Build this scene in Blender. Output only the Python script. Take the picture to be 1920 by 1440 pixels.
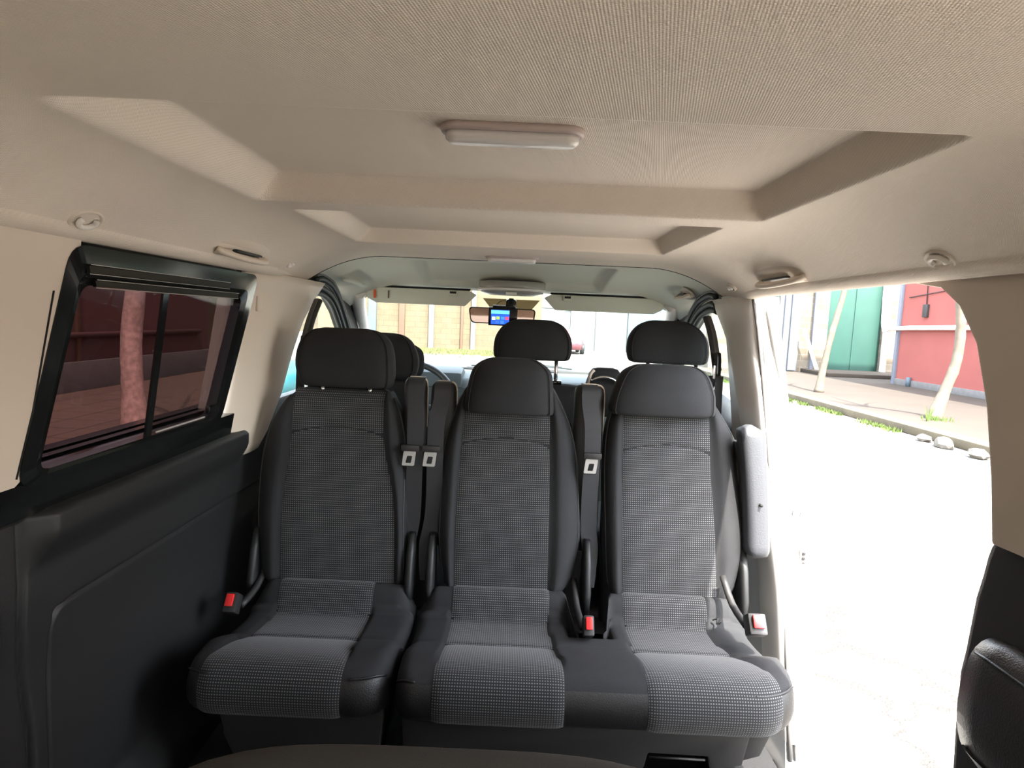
import bpy, bmesh, math, random
import numpy as np
from mathutils import Vector, Matrix
R = math.radians
random.seed(4)
for o in list(bpy.data.objects): bpy.data.objects.remove(o)
S = bpy.context.scene
COL = S.collection

# ---------------------------------------------------------------- camera, sky, sun, exposure
cd = bpy.data.cameras.new('camera'); cam = bpy.data.objects.new('camera', cd); COL.objects.link(cam)
cd.sensor_width = 36; cd.lens = 36 * 1176 / 1920; cd.clip_start = 0.02; cd.clip_end = 400
cam.matrix_world = (Matrix.Translation((0, 0, 1.15)) @ Matrix.Rotation(R(-0.0116), 4, 'Z')
                    @ Matrix.Rotation(R(90 - 5.831), 4, 'X') @ Matrix.Rotation(R(2.5), 4, 'Z'))
S.camera = cam
S.view_settings.view_transform = 'Standard'; S.view_settings.look = 'None'
S.view_settings.gamma = 1; S.view_settings.use_curve_mapping = False
S.view_settings.exposure = 2.95
w = bpy.data.worlds.new('sky'); S.world = w; w.use_nodes = True
nt = w.node_tree; bg = nt.nodes['Background']
sky = nt.nodes.new('ShaderNodeTexSky'); sky.sky_type = 'NISHITA'; sky.sun_disc = False
sky.sun_elevation = R(58); sky.sun_rotation = R(155); sky.dust_density = 3.0; sky.air_density = 1.2
hs = nt.nodes.new('ShaderNodeHueSaturation'); hs.inputs['Saturation'].default_value = .45
nt.links.new(sky.outputs[0], hs.inputs['Color']); nt.links.new(hs.outputs[0], bg.inputs[0]); bg.inputs[1].default_value = 0.32
sd = bpy.data.lights.new('sun', 'SUN'); sun = bpy.data.objects.new('sun', sd); COL.objects.link(sun)
sd.energy = 4.0; sd.angle = R(0.6); sd.color = (1.0, 0.95, 0.87)
sun.rotation_euler = (-Vector((0.15, -0.46, 0.90))).to_track_quat('-Z', 'Y').to_euler()
sun.location = (0, -5, 8)

# ---------------------------------------------------------------- materials
def nmat(name):
    m = bpy.data.materials.new(name); m.use_nodes = True
    return m, m.node_tree, m.node_tree.nodes['Principled BSDF']
def mat(name, col, rough=.6, metal=0., bump=0., scale=200., var=0., vscale=8., spec=.5, emit=None, coat=0.):
    m, t, b = nmat(name)
    b.inputs['Base Color'].default_value = (*col, 1); b.inputs['Roughness'].default_value = rough
    b.inputs['Metallic'].default_value = metal; b.inputs['Specular IOR Level'].default_value = spec
    if coat: b.inputs['Coat Weight'].default_value = coat; b.inputs['Coat Roughness'].default_value = .1
    if emit: b.inputs['Emission Color'].default_value = (*emit[0], 1); b.inputs['Emission Strength'].default_value = emit[1]
    tc = t.nodes.new('ShaderNodeTexCoord')
    if var:
        n = t.nodes.new('ShaderNodeTexNoise'); n.inputs['Scale'].default_value = vscale; n.inputs['Detail'].default_value = 5
        t.links.new(tc.outputs['Object'], n.inputs['Vector'])
        r = t.nodes.new('ShaderNodeMapRange'); r.inputs[1].default_value = .3; r.inputs[2].default_value = .7
        r.inputs[3].default_value = 1 - var; r.inputs[4].default_value = 1 + var
        t.links.new(n.outputs[0], r.inputs[0])
        mx = t.nodes.new('ShaderNodeVectorMath'); mx.operation = 'SCALE'; mx.inputs[0].default_value = col
        t.links.new(r.outputs[0], mx.inputs['Scale']); t.links.new(mx.outputs[0], b.inputs['Base Color'])
    if bump:
        n = t.nodes.new('ShaderNodeTexNoise'); n.inputs['Scale'].default_value = scale; n.inputs['Detail'].default_value = 3
        t.links.new(tc.outputs['Object'], n.inputs['Vector'])
        bp = t.nodes.new('ShaderNodeBump'); bp.inputs['Strength'].default_value = bump; bp.inputs['Distance'].default_value = .002
        t.links.new(n.outputs[0], bp.inputs['Height']); t.links.new(bp.outputs[0], b.inputs['Normal'])
    return m
def mth(t, op, a, b=None, c=None):
    n = t.nodes.new('ShaderNodeMath'); n.operation = op
    for i, v in enumerate((a, b, c)):
        if v is None: continue
        if isinstance(v, (int, float)): n.inputs[i].default_value = v
        else: t.links.new(v, n.inputs[i])
    return n.outputs[0]
def woven(name, base, dot, cx=.0062, cy=.0062):
    m, t, b = nmat(name); b.inputs['Roughness'].default_value = .85
    b.inputs['Sheen Weight'].default_value = .15
    uv = t.nodes.new('ShaderNodeUVMap'); sp = t.nodes.new('ShaderNodeSeparateXYZ'); t.links.new(uv.outputs[0], sp.inputs[0])
    u = mth(t, 'DIVIDE', sp.outputs[0], cx); v = mth(t, 'DIVIDE', sp.outputs[1], cy)
    row = mth(t, 'FLOOR', v); odd = mth(t, 'MODULO', row, 2.0)
    fu = mth(t, 'ABSOLUTE', mth(t, 'SUBTRACT', mth(t, 'FRACT', u), .5))
    fv = mth(t, 'ABSOLUTE', mth(t, 'SUBTRACT', mth(t, 'FRACT', v), .5))
    wid = mth(t, 'ADD', .26, mth(t, 'MULTIPLY', odd, -.07))
    d = mth(t, 'MULTIPLY', mth(t, 'LESS_THAN', fu, wid), mth(t, 'LESS_THAN', fv, .21))
    n = t.nodes.new('ShaderNodeTexNoise'); n.inputs['Scale'].default_value = 400; t.links.new(uv.outputs[0], n.inputs['Vector'])
    mx = t.nodes.new('ShaderNodeMix'); mx.data_type = 'RGBA'
    t.links.new(mth(t, 'MULTIPLY', d, mth(t, 'ADD', mth(t, 'MULTIPLY', n.outputs[0], .6), .6)), mx.inputs[0])
    mx.inputs[6].default_value = (*base, 1); mx.inputs[7].default_value = (*dot, 1)
    t.links.new(mx.outputs[2], b.inputs['Base Color'])
    bp = t.nodes.new('ShaderNodeBump'); bp.inputs['Strength'].default_value = .5; bp.inputs['Distance'].default_value = .0008
    t.links.new(d, bp.inputs['Height']); t.links.new(bp.outputs[0], b.inputs['Normal'])
    return m
def knit(name, col, k=.0045, strength=.6):
    m, t, b = nmat(name); b.inputs['Roughness'].default_value = .9; b.inputs['Base Color'].default_value = (*col, 1)
    tc = t.nodes.new('ShaderNodeTexCoord'); sp = t.nodes.new('ShaderNodeSeparateXYZ'); t.links.new(tc.outputs['Object'], sp.inputs[0])
    yz = mth(t, 'ADD', sp.outputs[1], sp.outputs[2])
    a = mth(t, 'SINE', mth(t, 'MULTIPLY', mth(t, 'ADD', sp.outputs[0], yz), math.pi * 2 / k / 1.6))
    c = mth(t, 'SINE', mth(t, 'MULTIPLY', mth(t, 'SUBTRACT', sp.outputs[0], yz), math.pi * 2 / k))
    h = mth(t, 'MULTIPLY', a, c)
    n = t.nodes.new('ShaderNodeTexNoise'); n.inputs['Scale'].default_value = 3; n.inputs['Detail'].default_value = 4
    t.links.new(tc.outputs['Object'], n.inputs['Vector'])
    k1 = mth(t, 'ADD', .93, mth(t, 'MULTIPLY', n.outputs[0], .14)); k2 = mth(t, 'ADD', k1, mth(t, 'MULTIPLY', h, .05))
    vm = t.nodes.new('ShaderNodeVectorMath'); vm.operation = 'SCALE'; vm.inputs[0].default_value = col
    t.links.new(k2, vm.inputs['Scale']); t.links.new(vm.outputs[0], b.inputs['Base Color'])
    bp = t.nodes.new('ShaderNodeBump'); bp.inputs['Strength'].default_value = strength; bp.inputs['Distance'].default_value = .0006
    t.links.new(h, bp.inputs['Height']); t.links.new(bp.outputs[0], b.inputs['Normal'])
    return m
def glass(name, tint, gl=.08):
    m = bpy.data.materials.new(name); m.use_nodes = True; t = m.node_tree
    for n in list(t.nodes):
        if n.type != 'OUTPUT_MATERIAL': t.nodes.remove(n)
    out = [n for n in t.nodes if n.type == 'OUTPUT_MATERIAL'][0]
    tr = t.nodes.new('ShaderNodeBsdfTransparent'); tr.inputs[0].default_value = (*tint, 1)
    g = t.nodes.new('ShaderNodeBsdfGlossy'); g.inputs['Roughness'].default_value = .03
    lw = t.nodes.new('ShaderNodeLayerWeight'); lw.inputs[0].default_value = .3
    mx = t.nodes.new('ShaderNodeMixShader')
    t.links.new(mth(t, 'ADD', mth(t, 'MULTIPLY', lw.outputs['Facing'], gl), gl * .3), mx.inputs[0])
    t.links.new(tr.outputs[0], mx.inputs[1]); t.links.new(g.outputs[0], mx.inputs[2]); t.links.new(mx.outputs[0], out.inputs[0])
    return m
def blocks(name, c1, c2, mortar, sc, bw=.5, rh=.25, offs=.5, msize=.012):
    m, t, b = nmat(name); b.inputs['Roughness'].default_value = .9
    tc = t.nodes.new('ShaderNodeTexCoord'); mp = t.nodes.new('ShaderNodeMapping')
    t.links.new(tc.outputs['UV'], mp.inputs[0])
    br = t.nodes.new('ShaderNodeTexBrick'); br.inputs['Scale'].default_value = sc
    br.inputs['Brick Width'].default_value = bw; br.inputs['Row Height'].default_value = rh; br.offset = offs
    br.inputs['Mortar Size'].default_value = msize
    br.inputs['Color1'].default_value = (*c1, 1); br.inputs['Color2'].default_value = (*c2, 1); br.inputs['Mortar'].default_value = (*mortar, 1)
    t.links.new(mp.outputs[0], br.inputs['Vector'])
    n = t.nodes.new('ShaderNodeTexNoise'); n.inputs['Scale'].default_value = 2.5; n.inputs['Detail'].default_value = 6
    t.links.new(tc.outputs['UV'], n.inputs['Vector'])
    vm = t.nodes.new('ShaderNodeVectorMath'); vm.operation = 'SCALE'
    t.links.new(br.outputs[0], vm.inputs[0]); t.links.new(mth(t, 'ADD', .75, mth(t, 'MULTIPLY', n.outputs[0], .5)), vm.inputs['Scale'])
    t.links.new(vm.outputs[0], b.inputs['Base Color'])
    return m

M = {}
M['headliner'] = knit('headliner_fabric', (.80, .71, .61))
M['front_headliner'] = mat('front_headliner', (.66, .66, .57), .8, bump=.2, scale=500)
M['cream'] = mat('cream_plastic', (.70, .61, .51), .55, bump=.12, scale=700)
M['creamlight'] = mat('light_plastic', (.82, .79, .74), .5)
M['white_paint'] = mat('white_paint', (.82, .82, .80), .25, coat=.6)
M['dark'] = mat('dark_plastic', (.012, .0125, .013), .5, bump=.25, scale=900)
M['dark2'] = mat('charcoal_plastic', (.022, .021, .021), .5, bump=.2, scale=800)
M['black'] = mat('gloss_black', (.006, .007, .007), .12)
M['groove'] = mat('groove_black', (.006, .006, .006), .8)
M['rubber'] = mat('rubber', (.008, .013, .013), .6)
M['greyseal'] = mat('grey_seal', (.10, .095, .09), .6)
M['fabric'] = mat('black_fabric', (.011, .0115, .013), .85, bump=.5, scale=900, var=.12, vscale=15)
M['leather'] = mat('leather', (.014, .014, .015), .42, bump=.5, scale=420)
M['weave'] = woven('woven_insert', (.007, .0075, .0095), (.17, .17, .17))
M['belt'] = mat('belt_webbing', (.020, .021, .025), .5, bump=.3, scale=1200)
M['red'] = mat('red_button', (.75, .03, .03), .35)
M['tongue'] = mat('bare_metal', (.38, .37, .35), .35)
M['chrome'] = mat('chrome', (.75, .75, .75), .25, metal=1.)
M['grey_leather'] = mat('grey_leather', (.04, .042, .047), .5, bump=.3, scale=300)
M['dash'] = mat('dash_plastic', (.05, .062, .066), .6, bump=.2, scale=400)
M['carpet'] = mat('carpet', (.012, .012, .012), .95, bump=.8, scale=500)
M['lens'] = mat('lamp_lens', (.78, .74, .70), .25)
M['lampframe'] = mat('lamp_frame', (.55, .45, .42), .4)
M['tint'] = glass('privacy_glass', (.040, .025, .025), .045)
M['added_qglass'] = glass('added_quarter_glass', (.85, .86, .84), .08)  # for the invented right quarter window, kept clear to admit light
M['added_tailglass'] = glass('added_tail_glass', (.42, .41, .39), .08)  # for the invented tailgate pane, half tinted to limit rear light
M['clear'] = glass('clear_glass', (.86, .93, .90), .05)
M['asphalt'] = mat('asphalt', (.22, .205, .185), .9, bump=.8, scale=60, var=.22, vscale=1.2)
def crack_asphalt():
    m, t, b = nmat('asphalt'); b.inputs['Roughness'].default_value = .95
    tc = t.nodes.new('ShaderNodeTexCoord')
    n = t.nodes.new('ShaderNodeTexNoise'); n.inputs['Scale'].default_value = .9; n.inputs['Detail'].default_value = 8; t.links.new(tc.outputs['Object'], n.inputs['Vector'])
    g = t.nodes.new('ShaderNodeTexNoise'); g.inputs['Scale'].default_value = 55; g.inputs['Detail'].default_value = 3; t.links.new(tc.outputs['Object'], g.inputs['Vector'])
    w_ = t.nodes.new('ShaderNodeTexNoise'); w_.inputs['Scale'].default_value = 2.2; w_.inputs['Detail'].default_value = 6; t.links.new(tc.outputs['Object'], w_.inputs['Vector'])
    va = t.nodes.new('ShaderNodeVectorMath'); va.operation = 'MULTIPLY_ADD'; va.inputs[1].default_value = (1.2, 1.2, 0); t.links.new(w_.outputs['Color'], va.inputs[0]); t.links.new(tc.outputs['Object'], va.inputs[2])
    v = t.nodes.new('ShaderNodeTexVoronoi'); v.feature = 'DISTANCE_TO_EDGE'; v.inputs['Scale'].default_value = .45; t.links.new(va.outputs[0], v.inputs['Vector'])
    cr = mth(t, 'MULTIPLY', mth(t, 'LESS_THAN', v.outputs['Distance'], .010), mth(t, 'GREATER_THAN', n.outputs[0], .47))
    k = mth(t, 'MULTIPLY', mth(t, 'ADD', mth(t, 'ADD', .25, mth(t, 'MULTIPLY', n.outputs[0], .8)), mth(t, 'MULTIPLY', g.outputs[0], .7)), mth(t, 'SUBTRACT', 1.0, mth(t, 'MULTIPLY', cr, .75)))
    vm = t.nodes.new('ShaderNodeVectorMath'); vm.operation = 'SCALE'; vm.inputs[0].default_value = (.165, .152, .132); t.links.new(k, vm.inputs['Scale']); t.links.new(vm.outputs[0], b.inputs['Base Color'])
    bp = t.nodes.new('ShaderNodeBump'); bp.inputs['Distance'].default_value = .02; t.links.new(g.outputs[0], bp.inputs['Height']); t.links.new(bp.outputs[0], b.inputs['Normal'])
    return m
M['asphalt'] = crack_asphalt()
M['sidewalk'] = mat('sidewalk', (.034, .026, .018), .9, bump=.3, scale=20, var=.15, vscale=.8)
M['kerb'] = mat('kerb_stone', (.085, .072, .044), .9, bump=.6, scale=20, var=.2, vscale=3)
M['pink'] = mat('pink_plaster', (.235, .066, .055), .9, var=.06, vscale=1)
M['plinth'] = mat('grey_plinth', (.13, .125, .12), .9, var=.1)
M['teal'] = mat('teal_paint', (.020, .072, .055), .6, var=.06, vscale=2)
M['stone'] = blocks('stone_blocks', (.15, .13, .10), (.12, .095, .065), (.175, .165, .14), 1.0, .5, .26)
M['stone2'] = blocks('ochre_blocks', (.105, .079, .046), (.088, .066, .038), (.062, .05, .033), 1.0, .55, .28, msize=.01)
M['redwall'] = mat('red_wall', (.10, .045, .04), .9, var=.12, vscale=.7)  # base colour darkened to stand in for shade on the wall
M['bluepaint'] = mat('pale_blue_paint', (.13, .147, .18), .5)
M['palewall'] = mat('pale_wall', (.11, .118, .114), .8, var=.06)
M['bluewall'] = mat('blue_wall', (.065, .092, .112), .8, var=.06)
M['bark'] = mat('whitewashed_bark', (.11, .092, .066), .9, bump=.8, scale=12, var=.2, vscale=6)
M['pinkbark'] = mat('pale_bark', (.42, .30, .26), .9, bump=1., scale=30, var=.3, vscale=20)
M['weed'] = mat('weed_green', (.045, .075, .010), .8)
M['rock'] = mat('rock', (.09, .084, .072), .9, bump=1, scale=10, var=.3, vscale=4)
M['rust'] = mat('rust_brown', (.10, .05, .03), .8)
M['cyan'] = mat('cyan_paint', (.012, .07, .085), .3)
M['redcar'] = mat('red_car', (.14, .04, .05), .3)
M['tile'] = blocks('pavement_tiles', (.14, .10, .075), (.12, .085, .065), (.05, .04, .03), 1.0, .6, .6, 0)

# ---------------------------------------------------------------- mesh helpers
def link(name, me, m, parent=None):
    o = bpy.data.objects.new(name, me); COL.objects.link(o)
    if m is not None:
        for x in (m if isinstance(m, (list, tuple)) else [m]): me.materials.append(x)
    if parent is not None: o.parent = parent; o.matrix_parent_inverse = parent.matrix_world.inverted() if False else Matrix.Translation(-Vector(parent.location))
    return o
def raw(name, verts, faces, m, parent=None, smooth=True, uvs=None, mids=None, fix=True):
    me = bpy.data.meshes.new(name); me.from_pydata([tuple(map(float, v)) for v in verts], [], faces)
    if uvs is not None:
        l = me.uv_layers.new(name='UVMap')
        for lp in me.loops: l.data[lp.index].uv = uvs[lp.vertex_index]
    if smooth: me.polygons.foreach_set('use_smooth', [True] * len(me.polygons))
    if mids: me.polygons.foreach_set('material_index', mids)
    if fix:
        bm = bmesh.new(); bm.from_mesh(me); bmesh.ops.recalc_face_normals(bm, faces=bm.faces); bm.to_mesh(me); bm.free()
    me.update()
    return link(name, me, m, parent)
def fromrings(name, rings, m, parent=None, cap=True, closed=True, smooth=True):
    n = len(rings[0]); V = [p for r in rings for p in r]; F = []
    for i in range(len(rings) - 1):
        for j in range(n if closed else n - 1):
            a = i * n + j; b = i * n + (j + 1) % n
            F.append((a, b, b + n, a + n))
    if cap:
        F.append(tuple(range(n))[::-1]); k = (len(rings) - 1) * n; F.append(tuple(range(k, k + n)))
    return raw(name, V, F, m, parent, smooth)
def shade_auto(o, ang=35):
    me = o.data
    bm = bmesh.new(); bm.from_mesh(me)
    for e in bm.edges:
        if len(e.link_faces) == 2 and e.calc_face_angle(0) > R(ang): e.smooth = False
    for f in bm.faces: f.smooth = True
    bm.to_mesh(me); bm.free(); return o
def box(name, c, s, m, parent=None, bev=.004, rot=None, seg=2):
    bm = bmesh.new(); bmesh.ops.create_cube(bm, size=1)
    for v in bm.verts: v.co = Vector((v.co.x * s[0], v.co.y * s[1], v.co.z * s[2]))
    if bev: bmesh.ops.bevel(bm, geom=list(bm.edges), offset=min(bev, min(s) * .45), segments=seg, affect='EDGES', profile=.6)
    if rot: bmesh.ops.rotate(bm, verts=bm.verts, cent=(0, 0, 0), matrix=Matrix.Rotation(rot[1], 3, rot[0]))
    bmesh.ops.translate(bm, verts=bm.verts, vec=c)
    uvl = bm.loops.layers.uv.new('UVMap')
    for f in bm.faces:
        n = f.normal
        for l in f.loops:
            p = l.vert.co
            l[uvl].uv = (p.x, p.z) if abs(n.y) > .6 else ((p.y, p.z) if abs(n.x) > .6 else (p.x, p.y))
    me = bpy.data.meshes.new(name); bm.to_mesh(me); bm.free()
    o = link(name, me, m, parent); return shade_auto(o)
def catmull(P, n=8):
    P = [Vector(p) for p in P]; out = []
    for i in range(len(P) - 1):
        p0 = P[max(i - 1, 0)]; p1 = P[i]; p2 = P[i + 1]; p3 = P[min(i + 2, len(P) - 1)]
        for k in range(n):
            t = k / n
            out.append(.5 * ((2 * p1) + (-p0 + p2) * t + (2 * p0 - 5 * p1 + 4 * p2 - p3) * t * t + (-p0 + 3 * p1 - 3 * p2 + p3) * t ** 3))
    out.append(P[-1]); return out
def tube(name, path, r, m, parent=None, n=10, smooth=0, closed=False, ry=None):
    P = catmull(path, smooth) if smooth else [Vector(p) for p in path]
    rings = []; up = None; L = len(P)
    for i, p in enumerate(P):
        a = P[(i - 1) % L] if closed else P[max(i - 1, 0)]; b = P[(i + 1) % L] if closed else P[min(i + 1, L - 1)]
        t = (b - a).normalized()
        if up is None: up = Vector((0, 0, 1)) if abs(t.z) < .9 else Vector((0, 1, 0))
        s = t.cross(up).normalized(); up = s.cross(t).normalized()
        rr = r(i / (L - 1)) if callable(r) else r; r2 = (ry if ry else rr)
        rings.append([p + s * (rr * math.cos(2 * math.pi * k / n)) + up * (r2 * math.sin(2 * math.pi * k / n)) for k in range(n)])
    if closed: rings.append(rings[0])
    return fromrings(name, rings, m, parent, cap=not closed)
def prism(name, poly, axis, a, b, m, parent=None, bev=.003):
    """polygon in the two other axes extruded along axis from a to b"""
    bm = bmesh.new(); vs = []
    for u, v in poly:
        vs.append(bm.verts.new({'x': (a, u, v), 'y': (u, a, v), 'z': (u, v, a)}[axis]))
    f = bm.faces.new(vs); r = bmesh.ops.extrude_face_region(bm, geom=[f])
    d = Vector({'x': (b - a, 0, 0), 'y': (0, b - a, 0), 'z': (0, 0, b - a)}[axis])
    bmesh.ops.translate(bm, verts=[g for g in r['geom'] if isinstance(g, bmesh.types.BMVert)], vec=d)
    bmesh.ops.recalc_face_normals(bm, faces=bm.faces)
    if bev: bmesh.ops.bevel(bm, geom=[e for e in bm.edges if e.calc_face_angle(0) > .6], offset=bev, segments=2, affect='EDGES', profile=.6)
    me = bpy.data.meshes.new(name); bm.to_mesh(me); bm.free()
    return shade_auto(link(name, me, m, parent))
def sell(rows, name, m, parent=None, n=40, p=3.0, capr=True):
    """rows: (centre, half x, half y) rings in z with superellipse section; rounded by the rows themselves"""
    rings = []
    for (cx, cy, cz, hx, hy) in rows:
        ring = []
        for k in range(n):
            t = 2 * math.pi * k / n; c, s = math.cos(t), math.sin(t)
            ring.append((cx + hx * math.copysign(abs(c) ** (2 / p), c), cy + hy * math.copysign(abs(s) ** (2 / p), s), cz))
        rings.append(ring)
    return fromrings(name, rings, m, parent)
def thing(name, label, cat, loc, group=None):
    o = bpy.data.objects.new(name, None); COL.objects.link(o); o.location = loc; o.empty_display_size = .05
    return tag(o, label, cat, group)
def tag(o, label, cat, group=None, kind=None):
    o['label'] = label; o['category'] = cat
    if group: o['group'] = group
    if kind: o['kind'] = kind
    return o
def struct(o, label=None):
    o['kind'] = 'structure'
    if label: o['label'] = label
    return o
def origin(o, loc):
    loc = Vector(loc); o.data.transform(Matrix.Translation(-loc)); o.location = loc; return o

# ================================================================ THE VAN SHELL
HY = 2.42                                                    # seam between main and front headliner
def ss(t):
    t = max(0., min(1., t)); return t * t * (3 - 2 * t)
def roof_z(x, y):
    hw = .74 if y < 1.9 else .74 + min(.10, (y - 1.9) * .18)
    ax = abs(x); k = max(0, (ax - .5) / (hw - .5)); z = 1.37 - .128 * k ** 2
    if y > 2.45: z -= .085 * ((y - 2.45) / .6) ** 1.5
    if y < .2: z -= .03 * ((.2 - y) / 1.2) ** 2
    def rec(x0, x1, y0, y1, h, sx, sy0, sy1):
        return h * ss((x - x0) / sx) * ss((x1 - x) / .030) * ss((y - y0) / sy0) * ss((y1 - y) / sy1)
    z += rec(-.535, .495, .705, 1.305, .057, .06, .02, .014)
    z += rec(-.50, .452, 1.40, 1.980, .044, .05, .02, .014)
    z += rec(-.43, .40, 2.50, 3.02, .028, .05, .04, .05) if y > 2.46 else 0
    return z
def heightfield(name, xs, ys, m, zf, th=.02):
    V = []; F = []; n = len(xs)
    for y in ys:
        hw = 1 if y < 1.9 else 1 + min(.10, (y - 1.9) * .18) / .74
        for x in xs: V.append((x * hw, y, zf(x * hw, y)))
    for j in range(len(ys) - 1):
        for i in range(n - 1): F.append((j * n + i, j * n + n + i, j * n + n + i + 1, j * n + i + 1))
    return raw(name, V, F, m, fix=False)
xs = np.concatenate([np.linspace(-.724, -.40, 60), np.linspace(-.39, .40, 50), np.linspace(.405, .52, 50), np.linspace(.53, .724, 30)])
ceil = heightfield('ceiling', xs, np.concatenate([np.linspace(-1.0, .68, 40), np.linspace(.69, 2.0, 330), np.linspace(2.01, HY, 30)]), M['headliner'], roof_z)
struct(ceil, 'cream knitted headliner with two stepped recesses')
c2 = heightfield('trim_1', xs, np.linspace(HY + .004, 3.06, 90), M['front_headliner'], roof_z)
struct(c2, 'greenish grey front part of the headliner above the visors')
seam = tube('trim_2', [(x, HY + .002, roof_z(x, HY) - .0005) for x in np.linspace(-.82, .82, 60)], .0016, M['groove']); struct(seam, 'dark seam between the two headliner parts')
struct(box('trim_3', (0, 1.05, 1.455), (1.56, 4.15, .03), M['white_paint'], bev=.01), 'outer roof skin of the van')
for sgn, nm in ((-1, 'trim_4'), (1, 'trim_5')):              # cant rails
    rings = []
    for y in np.linspace(-1.0, 3.05, 60):
        ex = 0 if y < 1.9 else min(.10, (y - 1.9) * .18)
        zz = -.0 if y < 2.45 else -.085 * ((y - 2.45) / .6) ** 1.5
        prof = [(.704, 1.285), (.712, 1.266), (.722, 1.256), (.738, 1.251), (.752, 1.2515), (.764, 1.258), (.785, 1.30), (.795, 1.46), (.76, 1.46), (.72, 1.32)]
        rings.append([(sgn * (a + ex * (1 if a > .71 else .8)), y, b + zz) for a, b in prof])
    struct(fromrings(nm, rings, M['headliner']), 'padded rail along the %s edge of the roof' % ('left' if sgn < 0 else 'right'))

struct(box('floor', (-.04, 1.1, -.085), (1.64, 4.2, .07), M['carpet'], bev=0), 'black carpeted van floor')

struct(box('trim_42', (0, -.40, -.04), (1.5, 1.2, .03), mat('bounce_floor', (.62, .55, .44), .7), bev=.01), 'added pale floor, unseen behind the camera, bouncing light into the cabin')  # invented pale reflector out of view, bounces sun onto ceiling and cushions
# ---- left lower wall: height field x(y,z)
def lx(y, z):
    x = -.845 + .018 * ss((z - .42) / .25)
    x += .037 * ss((z - .665) / .085) * ss((y - 1.03) / .05) * ss((1.93 - y) / .06) - .05 * ss((z - .772) / .028)
    # groove of the map panel
    d = min(abs(z - (.578 - .09 * ss((1.22 - y) / .1) * 0)) if y > 1.16 else 9, abs(y - 1.115) if z < .54 else 9)
    if y <= 1.165 and z >= .53: d = min(d, abs(math.hypot(y - 1.165, z - .528) - .05))
    x -= .008 * math.exp(-(d / .005) ** 2)
    if y > 1.115 and z < .578: x -= .008
    x -= .014 * math.exp(-((y - 1.035 - .03 * ss((.62 - z) / .3)) / .006) ** 2)          # seam to the rear quarter
    if z < .12: x += .05 * ss((.12 - z) / .12)
    # arm pad bump of the rear quarter
    x += .03 * ss((y - .5) / .05) * ss((.99 - y) / .04) * ss((z - .50) / .05) * ss((.66 - z) / .04)
    return x
ys = np.concatenate([np.linspace(-1, .9, 30), np.linspace(.91, 2.12, 260)]); zs = np.linspace(-.06, .80, 190)
V = [(lx(y, z), y, z) for y in ys for z in zs]; n = len(zs)
F = [(i * n + j, i * n + j + 1, i * n + n + j + 1, i * n + n + j) for i in range(len(ys) - 1) for j in range(n - 1)]
wl = raw('wall_left', V, F, M['dark'], fix=False); struct(wl, 'dark plastic lower side panel with moulded ledge and map pocket')
md = wl.modifiers.new('s', 'SOLIDIFY'); md.thickness = .02; md.offset = 1
# ledge cap sloping out to the window
struct(prism('trim_6', [(-.812, .782), (-.800, .846), (-.88, .86), (-.90, .86), (-.90, .74), (-.835, .765)], 'y', -1.0, 1.80, M['black']), 'ledge under the tinted window')

# ---- tinted window: frame ring on the tilted wall plane
def lp(y, z, d=0.):                                           # point on the left window plane
    return (-.742 - (1.235 - z) * .14 + d, y, z)
def rrect(pts, r=.04, k=5):
    out = []; N = len(pts)
    for i in range(N):
        p = Vector(pts[i]); a = (Vector(pts[i - 1]) - p); b = (Vector(pts[(i + 1) % N]) - p)
        A = p + a.normalized() * r; B = p + b.normalized() * r
        for j in range(k + 1):
            t = j / k; out.append((1 - t) ** 2 * A + 2 * t * (1 - t) * p + t * t * B)
    return out
win = thing('window_1', 'tinted sliding side window in a gloss black surround', 'window', lp(1.4, .85))
win['kind'] = 'structure'
outer = rrect([(1.05, 1.245), (1.81, 1.245), (1.694, .836), (.985, .840)], .04)
inner = rrect([(1.085, 1.178), (1.72, 1.178), (1.645, .862), (1.03, .862)], .025)
rings = []
for poly, d in ((outer, -.03), (outer, .006), ([(o + i * 2) / 3 for o, i in zip(map(Vector, outer), map(Vector, inner))], .010), (inner, .006), (inner, -.02)):
    rings.append([lp(p[0], p[1], d) for p in poly])
fromrings('window_frame', rings, M['black'], win, cap=False, smooth=False)
raw('window_pane', [lp(p[0], p[1], -.012) for p in inner], [tuple(range(len(inner)))], M['tint'], win, fix=False)
raw('sliding_pane', [lp(y, z, -.004) for y, z in ((1.345, .862), (1.349, 1.178), (1.72, 1.178), (1.645, .862))], [(0, 1, 2, 3)], M['clear'], win, fix=False)
def lbar(name, y0, z0, y1, z1, wdt, m, d=0.002, th=.006):
    a = Vector(lp(y0, z0, d)); b = Vector(lp(y1, z1, d)); t = (b - a).normalized(); nrm = Vector((1, 0, .14)).normalized(); s = t.cross(nrm)
    rr = []
    for p in (a, b): rr.append([p + s * wdt / 2, p + s * wdt / 2 + nrm * th, p - s * wdt / 2 + nrm * th, p - s * wdt / 2])
    return fromrings(name, rr, m, win, smooth=False)
lbar('divider', 1.345, .862, 1.345, 1.178, .022, M['black'])
lbar('slider_rail', 1.085, 1.205, 1.615, 1.205, .014, M['black'], .010)
lbar('slider_rail', 1.105, 1.181, 1.672, 1.181, .012, M['black'], .010)
for z, y0, y1 in ((1.213, 1.085, 1.615), (1.197, 1.085, 1.615), (1.188, 1.105, 1.672), (1.174, 1.105, 1.672)):
    lbar('rail_edge', y0, z, y1, z, .0014, M['chrome'], .0165, .0008)
lbar('lower_edge', 1.37, .868, 1.59, .868, .0035, M['tongue'], .008, .002)
box('latch', lp(1.62, .885, .012), (.012, .05, .02), M['black'], win)
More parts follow.
